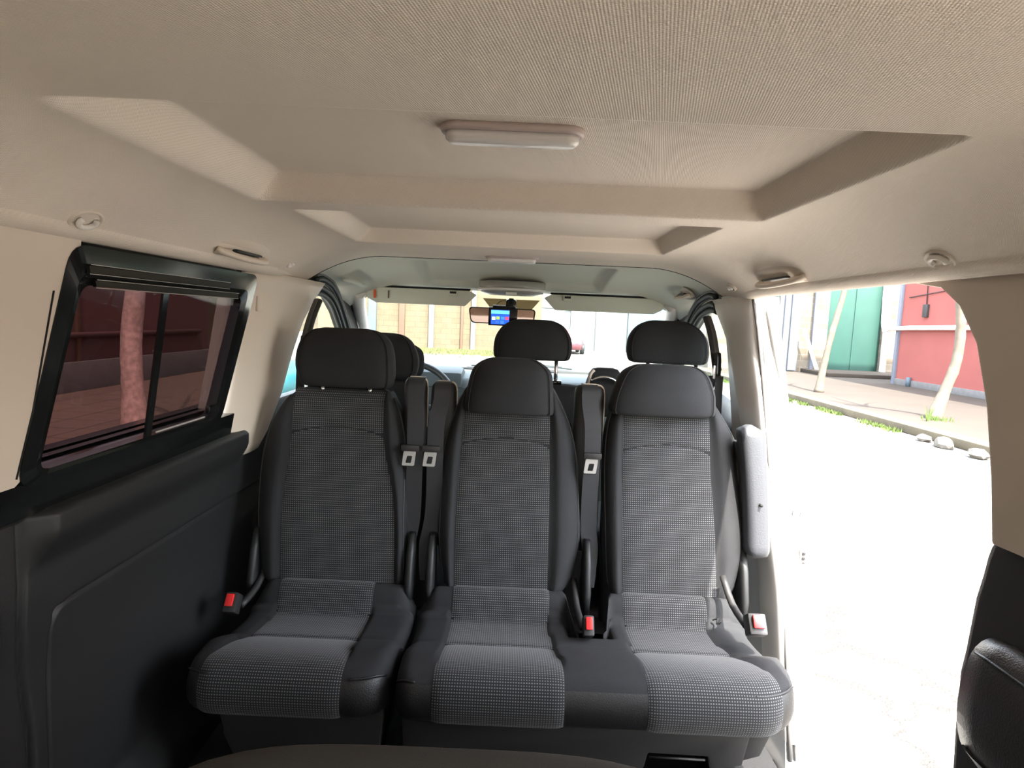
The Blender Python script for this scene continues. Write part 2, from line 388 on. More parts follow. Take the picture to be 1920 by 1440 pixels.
# body side around / above the window so that no light leaks
struct(prism('trim_7', [(1.0, .80), (1.0, .86), (2.0, .86), (2.0, .80)], 'x', -.93, -.86, M['black'], bev=0), 'outer body under the left window')

struct(box('trim_40', (-.81, 1.4, 1.34), (.06, 1.1, .20), M['black'], bev=0), 'body frame above the left window')
# ---- cream rear-quarter trim left, with slot
def quarter(o, sgn):
    for v in o.data.vertices: v.co.x += sgn * (-.03 + (1.235 - v.co.z) * .14)
    return o
lq = quarter(prism('trim_8', [(.50, .846), (.985, .846), (1.002, .858), (1.030, .96), (1.075, 1.19), (1.078, 1.225), (1.07, 1.29), (.50, 1.29)], 'x', -.80, -.768, M['cream']), -1)
struct(lq, 'cream trim panel of the left rear quarter')
for k, q in enumerate(([(-1.0, .846), (.50, .846), (.50, .88), (-1.0, .88)], [(-1.0, 1.18), (.50, 1.18), (.50, 1.29), (-1.0, 1.29)], [(-1.0, .88), (-.85, .88), (-.85, 1.18), (-1.0, 1.18)])):
    struct(quarter(prism('trim_%d' % (30 + k), q, 'x', -.80, -.768, M['cream']), -1), 'cream surround of the added left rear quarter window')
w5 = raw('window_5', [(-.765, -.85, 1.18), (-.765, .5, 1.18), (-.80, .5, .88), (-.80, -.85, .88)], [(0, 1, 2, 3)], M['tint'], fix=False); struct(w5, 'tinted left rear quarter window, unseen, added for cabin light')  # invented pane behind the camera, put in as a light opening
w6 = raw('window_6', [(.79, -.85, 1.20), (.79, .42, 1.20), (.79, .42, .88), (.79, -.85, .88)], [(0, 1, 2, 3)], M['added_qglass'], fix=False); struct(w6, 'unseen right rear quarter window, added to let light in')  # invented clear pane out of view, brings side light to the headliner
w7 = raw('window_7', [(-.68, -1.02, 1.18), (.68, -1.02, 1.18), (.68, -1.02, .60), (-.68, -1.02, .60)], [(0, 1, 2, 3)], M['added_tailglass'], fix=False); struct(w7, 'unseen tailgate window, added to let light in')  # invented pane out of view, lets sun reach the pale rear floor
struct(box('trim_33', (0, -1.02, .25), (1.4, .04, .70), M['dark2'], bev=0), 'lower tailgate trim')
g = tube('trim_9', [(-.738 - (1.235 - z) * .14 + .0006, y, z) for y, z in ((.985, .86), (1.005, .97), (1.022, 1.165))], .0016, M['groove']); struct(g, 'thin dark slot in the cream rear trim')
# outer skins to stop light
struct(box('trim_10', (-.95, .0, .35), (.02, 2.0, .95), M['white_paint'], bev=0), 'outer body side, left rear')
struct(box('trim_11', (.95, -.05, .35), (.02, 2.0, .95), M['white_paint'], bev=0), 'outer body side, right rear')

# ---- pillars
def pillar(name, rows, sgn, m, label):
    rings = []
    Z = [r[0] for r in rows]
    for z in np.linspace(Z[0], Z[-1], 26):
        x, y0, y1 = (np.interp(z, Z, [r[k] for r in rows]) for k in (1, 2, 3))
        c = (y0 + y1) / 2; h = (y1 - y0) / 2; ring = []
        for t in np.linspace(0, math.pi, 17):                 # rounded face towards the cabin
            ring.append((sgn * (x + .045 - .045 * math.sin(t) ** .45), c - h * math.cos(t) , z))
        ring += [(sgn * (x + .10), y1, z), (sgn * (x + .10), y0, z)]
        rings.append(ring)
    return struct(fromrings(name, rings, m), label)
pl = pillar('trim_12', [(.70, .815, 1.87, 2.05), (.74, .81, 1.80, 2.12), (.86, .79, 1.765, 2.20), (1.0, .77, 1.78, 2.25), (1.115, .755, 1.79, 2.32), (1.20, .745, 1.80, 2.43), (1.26, .735, 1.80, 2.52)], -1, M['cream'], 'cream pillar trim between the tinted window and front door, left')
pr = pillar('trim_13', [(-.05, .84, 1.72, 1.90), (.38, .82, 1.81, 2.0), (.72, .80, 1.935, 2.12), (.86, .785, 1.96, 2.19), (1.0, .772, 1.99, 2.25), (1.115, .765, 2.03, 2.32), (1.20, .758, 2.05, 2.43), (1.26, .755, 2.06, 2.50)], 1, M['creamlight'], 'light pillar trim between front door and sliding door opening, right')
box('coat_tab', (-.757, 1.865, 1.165), (.008, .035, .045), M['cream'], pl, bev=.003)
# left lower front wall
struct(box('trim_14', (-.87, 2.9, .38), (.04, 1.7, .9), M['dark2'], bev=.01), 'left front door lower panel')
struct(box('trim_15', (.875, 2.93, .38), (.04, 1.55, .9), M['dark2'], bev=.01), 'right front door lower panel')

# painted door jamb facing rearward (white, sunlit)
jr = []
for z, y in ((-.25, 1.70), (.1, 1.76), (.38, 1.83), (.72, 1.95), (1.0, 2.0), (1.2, 2.05), (1.27, 2.09)):
    x0 = np.interp(z, [-.1, .4, .72, .9, 1.25], [.855, .835, .815, .80, .775]); x1 = np.interp(z, [-.3, .5, .9, 1.27], [.93, .93, .875, .812])
    jr.append([(x0, y, z), (x1, y + .01, z), (x1 + .01, y + .05, z), (x1, y + .3, z), (x0, y + .3, z)])
jamb = struct(fromrings('trim_16', jr, M['white_paint'], smooth=False), 'white painted body jamb of the sliding door opening')
def jpath(off, dy=-.004, z0=-.1, z1=1.25):
    out = []
    for z in np.linspace(z0, z1, 16):
        y = np.interp(z, [-.25, .1, .38, .72, 1.0, 1.2, 1.27], [1.70, 1.76, 1.83, 1.95, 2.0, 2.05, 2.09])
        x0 = np.interp(z, [-.1, .4, .72, .9, 1.25], [.855, .835, .815, .80, .775]); x1 = np.interp(z, [-.3, .5, .9, 1.27], [.93, .93, .875, .812])
        out.append((x0 + (x1 - x0) * off, y + dy, z))
    return out
tube('inner_seal', jpath(.10, -.006), .007, M['greyseal'], jamb)
tube('outer_seal', jpath(.92, -.006, .62, 1.25), .0065, M['greyseal'], jamb)
tube('lower_seal', jpath(.80, -.004, .12, .58), .004, M['greyseal'], jamb)
tube('panel_line', jpath(.30, -.003, -.1, 1.2), .004, M['greyseal'], jamb)
box('striker_plate', (.905, 1.845, .455), (.022, .01, .085), M['greyseal'], jamb, bev=.003)
for k in range(5): box('plate_hole', (.905, 1.839, .425 + k * .015), (.008, .004, .007), M['dark2'], jamb, bev=.001)
tube('ring_catch', [(.885 + .012 * math.cos(t), 1.868, .60 + .016 * math.sin(t)) for t in np.linspace(0, 2 * math.pi, 17)[:-1]], .003, M['chrome'], jamb, closed=True)
box('vin_label', (.895, 1.967, .90), (.012, .003, .07), M['greyseal'], jamb, bev=0)

# ---- right rear quarter: upper cream-grey, lower dark, arm pad
rq = prism('wall_right', [(.42, .82), (.90, .835), (.955, .833), (.972, .93), (1.0, 1.045), (1.038, 1.144), (1.088, 1.207), (1.14, 1.240), (1.25, 1.258), (1.25, 1.30), (.42, 1.30)], 'x', .76, .84, M['cream'], bev=.006)
struct(rq, 'grey cream upper trim of the right rear quarter')
for k, q in enumerate(([(-1.0, .82), (.42, .82), (.42, .88), (-1.0, .88)], [(-1.0, 1.20), (.42, 1.20), (.42, 1.30), (-1.0, 1.30)], [(-1.0, .88), (-.85, .88), (-.85, 1.20), (-1.0, 1.20)])):
    struct(prism('trim_%d' % (34 + k), q, 'x', .76, .84, M['cream']), 'cream surround of the added right rear quarter window')
lowpts = [(-1.0, -.1), (.985, -.1), (.992, .30), (1.0, .43), (1.005, .493), (1.009, .594), (1.003, .637), (.995, .73), (.986, .773), (.981, .805), (.973, .834), (.9, .838), (-1.0, .82)]
struct(prism('trim_17', lowpts, 'x', .775, .86, M['dark2'], bev=.012), 'dark lower trim panel of the right rear quarter')
pad_rings = []
for t in np.linspace(0, 1, 30):
    y = .985 - t * 1.2; e = math.sqrt(max(0, 1 - (1 - min(1, t / .06)) ** 2)) if t < .06 else 1
    zc = .585 + 0.0 * t; hz = .110 * (.25 + .75 * e); hx = .066 * (.15 + .85 * e)
    pad_rings.append([(.79 - hx * max(0, math.cos(a)) ** .6 * (1 if math.cos(a) > 0 else 0) , y, zc + .01 * t + hz * math.sin(a)) if math.cos(a) > 0 else (.80, y, zc + hz * math.sin(a)) for a in np.linspace(-math.pi, math.pi, 33)[:-1]])
ap = fromrings('arm_pad', pad_rings, mat('pad_leather', (.035, .033, .034), .34, bump=.4, scale=350)); tag(ap, 'black leather side arm pad at the lower right corner', 'armrest')
def pad_pt(t, a, d=.001):
    e = math.sqrt(max(0, 1 - (1 - min(1, t / .06)) ** 2)); hz = .110 * (.25 + .75 * e); hx = .066 * (.15 + .85 * e)
    return (.79 - hx * math.cos(a) ** .6 - d, .985 - t * 1.2, .585 + .01 * t + hz * math.sin(a))
tube('piping', [pad_pt(t, .85) for t in np.linspace(.045, .8, 40)], .003, M['leather'], ap)
tube('lower_seam', [pad_pt(t, -.75, .0) for t in np.linspace(.045, .8, 40)], .0022, M['groove'], ap)
# stepwell and ribbed mat
struct(box('trim_18', (.86, 1.35, -.20), (.22, .95, .04), M['dark2'], bev=.01), 'step well of the sliding door')
mat_ = thing('step_mat', 'ribbed grey step mat with a toothed edge below the right seat', 'mat', (.85, 1.5, -.18))
for k in range(6): box('rib', (.77 + k * .036, 1.5, -.168), (.031, .62, .014), M['grey_leather'], mat_, bev=.003)
for k in range(22): box('tooth', (.972, 1.21 + k * .027, -.17), (.014, .012, .012), M['grey_leather'], mat_, bev=.002)
# rear frame: the tailgate opening
struct(prism('wall_back', [(-.86, -.1), (.86, -.1), (.86, 1.40), (-.86, 1.40), (-.86, .0), (-.70, .0), (-.62, 1.16), (.62, 1.16), (.70, .0), (-.86, 0.)][:0] or [(-.95, 1.18), (.95, 1.18), (.95, 1.42), (-.95, 1.42)], 'y', -1.04, -1.0, M['cream'], bev=0), 'cross trim over the tailgate opening')
for s in (-1, 1): struct(box('trim_19' if s < 0 else 'trim_20', (s * .83, -1.02, .55), (.30, .04, 1.3), M['cream'], bev=0), 'trim beside the tailgate opening')

# ---- windscreen, A pillars, front side windows
WT = [(-.765, 3.055, 1.265), (.765, 3.055, 1.265)]; WB = [(.84, 3.72, .83), (-.84, 3.72, .83)]
w2 = raw('window_2', WT + WB, [(0, 1, 2, 3)], M['clear'], fix=False); struct(w2, 'windscreen')
for s, nm in ((-1, 'trim_21'), (1, 'trim_22')):
    path = [(s * .735, 2.98, 1.262), (s * .765, 3.07, 1.225), (s * .795, 3.28, 1.10), (s * .84, 3.72, .82)]
    o = struct(tube(nm, path, .034, M['creamlight'], smooth=6, ry=.045), 'windscreen pillar trim'); tube('windscreen_seal', [(s * .728, 3.06, 1.25), (s * .755, 3.11, 1.21), (s * .79, 3.34, 1.05), (s * .83, 3.73, .82)], .006, M['rubber'], o, smooth=6)
struct(box('trim_23', (0, 3.075, 1.31), (1.6, .06, .05), M['rubber'], bev=.01), 'windscreen header')
winpoly = [(2.18, .83), (2.24, 1.0), (2.38, 1.17), (2.52, 1.222), (2.68, 1.19), (2.86, 1.10), (3.05, .98), (3.22, .83)]
for s, nm, wn in ((-1, 'window_3', 'left'), (1, 'window_4', 'right')):
    def fx(z): return s * (.775 + (1.25 - z) * .16)
    wt = thing(nm, wn + ' front door window with stacked dark seals', 'window', (fx(.83), 2.7, .83)); wt['kind'] = 'structure'
    raw('window_pane', [(fx(z) + s * .01, y, z) for y, z in winpoly], [tuple(range(len(winpoly)))], M['clear'], wt, fix=False)
    for q, (off, r, mm) in enumerate(((0., .012, 'rubber'), (.024, .013, 'rubber'), (.044, .005, 'rubber'), (.058, .011, 'rubber'), (.074, .006, 'greyseal'))):
        pts = []
        for y, z in [(2.44, 1.215)] + winpoly[3:]:
            d = Vector((y - 2.65, (z - .75) * 1.6)); d.normalize(); pts.append((fx(z) - s * off * .25, y + d.x * off, z + d.y * off))
        tube('window_seal', pts, r, M[mm], wt, smooth=5)
    prism('door_header', [(2.1, .85), (2.25, 1.07), (2.4, 1.235), (2.55, 1.28), (2.75, 1.25), (2.95, 1.15), (3.3, .86), (3.45, .86), (3.1, 1.2), (2.9, 1.33), (2.5, 1.36), (2.1, 1.36)], 'x', s * .80, s * .87, M['rubber'], wt, bev=0)

# ================================================================ HEADLINER FITTINGS
dl = thing('dome_light', 'long white dome light in the roof recess', 'lamp', (-.015, .94, 1.415))
def stadium(cx, cy, hw, hh, z, n=10):
    out = []
    for sx in (1, -1):
        for t in np.linspace(-math.pi / 2, math.pi / 2, n):
            out.append((cx + sx * (hw - hh + hh * math.cos(t)), cy + sx * hh * math.sin(t), z))
    return out
def lamp(p, cx, cy, z, hw, hh):
    fromrings('lamp_frame', [stadium(cx, cy, hw, hh, z + .004), stadium(cx, cy, hw, hh, z - .004), stadium(cx, cy, hw - .003, hh - .003, z - .008), stadium(cx, cy, hw - .006, hh - .006, z - .007)], M['lampframe'], p)
    fromrings('lamp_lens', [stadium(cx, cy, hw - .007, hh - .008, z - .006), stadium(cx, cy, hw - .008, hh - .009, z - .016), stadium(cx, cy, hw - .014, hh - .015, z - .021)], M['lens'], p)
lamp(dl, -.015, .945, 1.424, .105, .028); 
dl2 = thing('dome_light', 'small slim dome light ahead of the second recess', 'lamp', (-.02, 2.255, 1.37))
lamp(dl2, -.02, 2.255, 1.372, .095, .03)

def grab(x, y0, y1, z, label, grp='grab handles along the roof edge'):
    s = 1 if x > 0 else -1; h = thing('grab_handle', label, 'handle', (x, (y0 + y1) / 2, z), grp)
    ym = (y0 + y1) / 2; L = (y1 - y0) / 2
    # recess cup with the shade inside painted dark, then the folded handle bar
    cup = []
    for k, (f, d) in enumerate(((1.12, .0), (1.0, .004), (.92, -.004))):
        cup.append([(x + s * .034 * f * math.sin(t) , ym + L * f * math.cos(t), z - .0 - s * 0 + d - .034 * f * math.sin(t) * .75) for t in np.linspace(0, 2 * math.pi, 33)[:-1]])
    fromrings('cup', cup, M['cream'], h)
    p = []
    for t in np.linspace(0, math.pi, 15):
        p.append((x - s * .022 + s * .028 * (1 - math.sin(t)), ym - L * .82 * math.cos(t), z - .012 - .014 * math.sin(t)))
    tube('handle_bar', p, .0105, M['cream'], h, ry=.008)
    box('pivot', (x + s * .006, ym - L * .62, z - .016), (.03, .05, .014), M['cream'], h, bev=.006)
    box('pivot', (x + s * .006, ym + L * .62, z - .016), (.03, .05, .014), M['cream'], h, bev=.006)
    box('gap_shade', (x + s * .004, ym + L * .12, z - .008), (.026, L * .95, .006), M['dark2'], h, bev=.002)  # dark block coloured as the shade behind the folded bar
    return h
grab(-.688, 1.44, 1.76, 1.296, 'folded grab handle above the tinted window')
grab(.688, 1.50, 1.83, 1.296, 'folded grab handle above the sliding door opening')
grab(.715, 2.60, 2.82, 1.298, 'small grab handle at the right front corner of the roof')
def hook(x, y, z, label, r=.03):
    s = 1 if x > 0 else -1; h = thing('coat_hook', label, 'hook', (x, y, z), 'coat hooks in round headliner cups')
    nrm = Vector((s * .85, 0, 1)).normalized(); u = Vector((0, 1, 0)); v = nrm.cross(u)
    c = Vector((x, y, z))
    rg = []
    for rr, d in ((1.08, .004), (1.0, -.0035), (.86, -.004), (.80, -.001)):
        rg.append([c + u * (r * rr * math.cos(t)) + v * (r * .62 * rr * math.sin(t)) + nrm * d for t in np.linspace(0, 2 * math.pi, 25)[:-1]])
    fromrings('cup_ring', rg, M['cream'], h, cap=False)
    raw('cup', rg[3], [tuple(range(24))], M['groove'], h)  # flat dark disc stands in for the shade of an uncut recess
    tube('hook', [c + u * (r * .5 * math.cos(t)) + v * (r * .32 * math.sin(t)) - nrm * .006 for t in np.linspace(-.6, 3.6, 10)], .0045, M['creamlight'], h)
    return h
hook(-.702, 1.035, 1.281, 'coat hook near the roof edge behind the tinted window', .036)
hook(-.70, 1.955, 1.294, 'small coat hook between left grab handle and front pillar', .03)
hook(.702, 1.06, 1.281, 'coat hook at the rear upper corner of the door opening', .034)
hook(.712, 2.10, 1.288, 'small coat hook ahead of the right grab handle', .026)
# shallow dished pocket at left front (blank of a handle)
pk = tube('blank_cup', [(-.70, 2.62, 1.285), (-.69, 2.72, 1.282), (-.68, 2.82, 1.272)], .02, M['front_headliner'], ry=.008); tag(pk, 'shallow handle-shaped dish at the left front roof corner', 'trim')

# sun visors
def visor(x0, x1, side, label):
    v = thing('sun_visor', label, 'sun visor', ((x0 + x1) / 2, 3.0, 1.24), 'folded sun visors')
    ch = .05; top = 1.278; bot = 1.205
    if side < 0: poly = [(x0, top - .02), (x0 + .035, top - .004), (x0 + .07, top), (x1 - .035, top), (x1, top - .018), (x1 - .055, bot), (x0 + .06, bot), (x0 + .02, bot + .02)]
    else: poly = [(x0, top - .018), (x0 + .035, top), (x1 - .07, top), (x1 - .035, top - .004), (x1, top - .02), (x1 - .02, bot + .02), (x1 - .06, bot), (x0 + .055, bot)]
    prism('visor_panel', poly, 'y', 2.99, 3.015, M['front_headliner'], v, bev=.006)
    xi = x1 - .11 if side < 0 else x0 + .11; xo = x0 + .03 if side < 0 else x1 - .03
    box('clip', (xi, 2.983, 1.262), (.042, .012, .026), M['front_headliner'], v, bev=.004)
    box('clip_slot', (xi, 2.976, 1.266), (.03, .004, .010), M['groove'], v, bev=.001)
    tube('pivot_rod', [(x0 + .03, 3.0, 1.283), (x1 - .03, 3.0, 1.283)], .005, M['groove'], v)
    box('hinge', (xo, 2.995, 1.278), (.06, .025, .018), M['cream'], v, bev=.006)
    return v
v1 = visor(-.72, -.185, -1, 'left sun visor with an orange warning tag'); visor(.135, .715, 1, 'right sun visor without tag')
box('warning_tag', (-.665, 2.984, 1.245), (.012, .002, .038), mat('orange', (.75, .12, .03), .5), v1, bev=0)
box('tag_slot', (-.60, 2.984, 1.245), (.005, .002, .036), M['rust'], v1, bev=0)

# overhead console (oval lens), shroud, mirror, screen
oc = thing('overhead_console', 'oval overhead console with clear lens above the mirror', 'lamp', (-.02, 2.95, 1.29))
def oval(hx, hy, z, cy=2.95): return [(-.018 + hx * math.cos(t), cy + hy * math.sin(t), z) for t in np.linspace(0, 2 * math.pi, 41)[:-1]]
fromrings('console_body', [oval(.155, .10, 1.325), oval(.155, .10, 1.298), oval(.145, .09, 1.274), oval(.10, .06, 1.262)], mat('console_grey', (.34, .33, .30), .2), oc)
fromrings('console_rim', [oval(.158, .103, 1.292), oval(.160, .105, 1.284), oval(.152, .098, 1.280), oval(.150, .096, 1.288)], M['lens'], oc, cap=False)
box('switch', (-.02, 2.862, 1.268), (.05, .01, .012), M['creamlight'], oc, bev=.002)
shr = prism('sensor_band', [(-.16, 1.25), (.12, 1.25), (.055, 1.172), (-.095, 1.172)], 'y', 3.10, 3.104, glass('smoked', (.34, .32, .26), .05), bev=0)
tag(shr, 'smoked trapezoid patch on the windscreen behind the mirror', 'sticker')
mr = thing('rear_view_mirror', 'wide rear view mirror on a black stem', 'mirror', (-.05, 2.95, 1.16))
tube('stem', [(-.02, 2.97, 1.248), (-.02, 2.96, 1.19)], .014, M['black'], mr); box('stem_block', (-.02, 2.97, 1.22), (.05, .03, .05), M['black'], mr, bev=.01)
rp = rrect([(-.218, 1.203), (.098, 1.203), (.088, 1.128), (-.205, 1.128)], .022)
def rot_m(p): return p
fromrings('mirror_housing', [[(a, 2.975, b) for a, b in rp], [(a, 2.945, b) for a, b in rp]], M['black'], mr)
ri = rrect([(-.212, 1.198), (.092, 1.198), (.082, 1.133), (-.200, 1.133)], .018)
raw('mirror_glass', [(a, 2.9435, b) for a, b in ri], [tuple(range(len(ri)))], mat('mirror_glass', (.55, .45, .43), .03, metal=1.), mr)
tube('wire', [(-.10, 2.97, 1.20), (-.07, 2.99, 1.235), (-.02, 3.0, 1.24)], .0015, M['groove'], mr, smooth=4)
sc = thing('dash_display', 'small lit blue display clipped over the mirror', 'screen', (-.06, 2.93, 1.16))
box('screen_body', (-.055, 2.934, 1.163), (.135, .012, .085), M['black'], sc, bev=.003)
box('bracket', (-.055, 2.934, 1.21), (.10, .014, .01), M['black'], sc, bev=.003)
def lit(n, c, st=.8): return mat(n, c, .3, emit=(c, st))
box('home_screen', (-.068, 2.9272, 1.160), (.085, .002, .066), lit('ui_blue', (.01, .06, .45), .35), sc, bev=0)
box('title_bar', (-.068, 2.9258, 1.183), (.085, .0012, .016), lit('ui_cyan', (.10, .40, .55), .3), sc, bev=0)
for (dx, dz, c) in ((-.030, -.008, (.7, .8, .9)), (-.010, -.006, (.25, .35, .05)), (.012, -.006, (.03, .15, .7)), (.032, -.006, (.6, .04, .08)), (.010, -.025, (.03, .12, .7)), (-.012, -.025, (.02, .08, .6))):
    box('app_tile', (-.068 + dx, 2.9258, 1.162 + dz), (.016, .0012, .014), lit('ui%d' % random.randint(0, 9999), c, .35), sc, bev=0)

# ================================================================ SEATS
def y0f(z): return 1.84 + .18 * (z - .3)
def interp(rows, z, k): return float(np.interp(z, [r[0] for r in rows], [r[k] for r in rows]))
def smooth_rows(rows, n):
    P = catmull([(r[0], r[1], r[2]) for r in rows], 6); zs = [p[0] for p in P]
    return lambda z: (float(np.interp(z, zs, [p[1] for p in P])), float(np.interp(z, zs, [p[2] for p in P])))
def bolster(a):
    a = max(0., min(1., a)); return .013 * ss(a / .3) - .056 * a ** 3.2
def backrest(parent, rows, pan, arch_z, ptop):
    f = smooth_rows(rows, 6); g = smooth_rows(pan, 6); z0 = rows[0][0]; z1 = rows[-1][0]
    def off(x, z):                                            # outward (towards the camera) offset of the face
        xc, hw = f(z); pc, ph = g(z)
        side = (x - pc); 
        if abs(side) <= ph: o = -.010 * (side / ph) ** 2 * 0
        else:
            edge = (xc + hw - pc) if side > 0 else (pc - xc + hw)
            o = bolster((abs(side) - ph) / max(.01, edge - ph))
        o -= .030 * ss((z0 + .05 - z) / .05) ** 2 + .05 * ss((z - z1 + .05) / .05) ** 2
        # lumbar swell
        return o + .012 * math.exp(-((z - .5) / .12) ** 2)
    rings = []
    for z in np.concatenate([np.linspace(z0, z1 - .02, 50), np.linspace(z1 - .018, z1, 6)]):
        xc, hw = f(z); ring = []
        for s in np.sin(np.linspace(-math.pi / 2, math.pi / 2, 61)):
            x = xc + s * hw; ring.append((x, y0f(z) - off(x, z), z))
        for s in (.985, .93, .6, 0, -.6, -.93, -.985):
            ring.append((xc + s * hw, y0f(z) + (.052 + .035 * (1 - abs(s) ** 6)), z))
        rings.append(ring)
    fromrings('backrest_shell', rings, M['fabric'], parent)
    # woven insert conforming to the face
    zt = ptop; nz, nx = 110, 36; V = []; UV = []; F = []
    for j in range(nz + 1):
        z = z0 + .012 + (zt - z0 - .012) * j / nz; pc, ph = g(z)
        for i in range(nx + 1):
            u = -1 + 2 * i / nx; x = pc + u * (ph - .0015); o = off(min(max(x, pc - ph * .999), pc + ph * .999), z)
            za = arch_z - .022 * (u * u) * 1.0
            e = .004 * (1 - abs(u) ** 12) - .0065 * math.exp(-((z - za) / .0035) ** 2)
            V.append((x, y0f(z) - o - e, z)); UV.append((x - pc, z))
    for j in range(nz):
        for i in range(nx): a = j * (nx + 1) + i; F.append((a, a + 1, a + nx + 2, a + nx + 1))
    raw('woven_insert', V, F, M['weave'], parent, uvs=UV, fix=False)
    tube('arch_seam', [(g(arch_z)[0] + u * g(arch_z)[1] * .98, y0f(arch_z - .022 * u * u) - off(g(arch_z)[0], arch_z) + .0015 , arch_z - .022 * u * u) for u in np.linspace(-1, 1, 15)], .0022, M['groove'], parent, n=6)
    for sg in (-1, 1):                                        # piping along the outer bolsters
        P = []
        for z in np.linspace(z0 + .04, z1 - .03, 28):
            xc, hw = f(z); x = xc + sg * hw * .965; P.append((x, y0f(z) - off(x, z) - .0005, z))
        tube('piping', P, .0026, M['leather'], parent, n=6)
def headrest(parent, rows, yc, hy, m=None, name='headrest', posts=None, lean=.18, p=2.6, seam=True):
    """rows (z, xc, hw, hyfactor)"""
    P = catmull([(r[0], r[1], r[2]) for r in rows], 5); Q = catmull([(r[0], r[3], 0) for r in rows], 5); zc = (rows[0][0] + rows[-1][0]) / 2
    rr = [(a[1], yc + lean * (a[0] - zc), a[0], a[2], hy * b[1]) for a, b in zip(P, Q)]
    h = sell(rr, name, m or M['fabric'], parent, p=p, n=48)
    if seam:
        for s in (-1, 1):
            tube('side_seam', [(r[0] + s * r[3] * .90, r[1] - r[4] * .66 , r[2]) for r in rr[3:-3]], .0016, M['groove'], h, n=5)
    if posts:
        for x in posts[0]: tube('post', [(x, yc + posts[3] if len(posts) > 3 else yc, posts[1]), (x, yc + (posts[3] if len(posts) > 3 else 0), posts[2])], .0065, M['chrome'], parent)
    return h

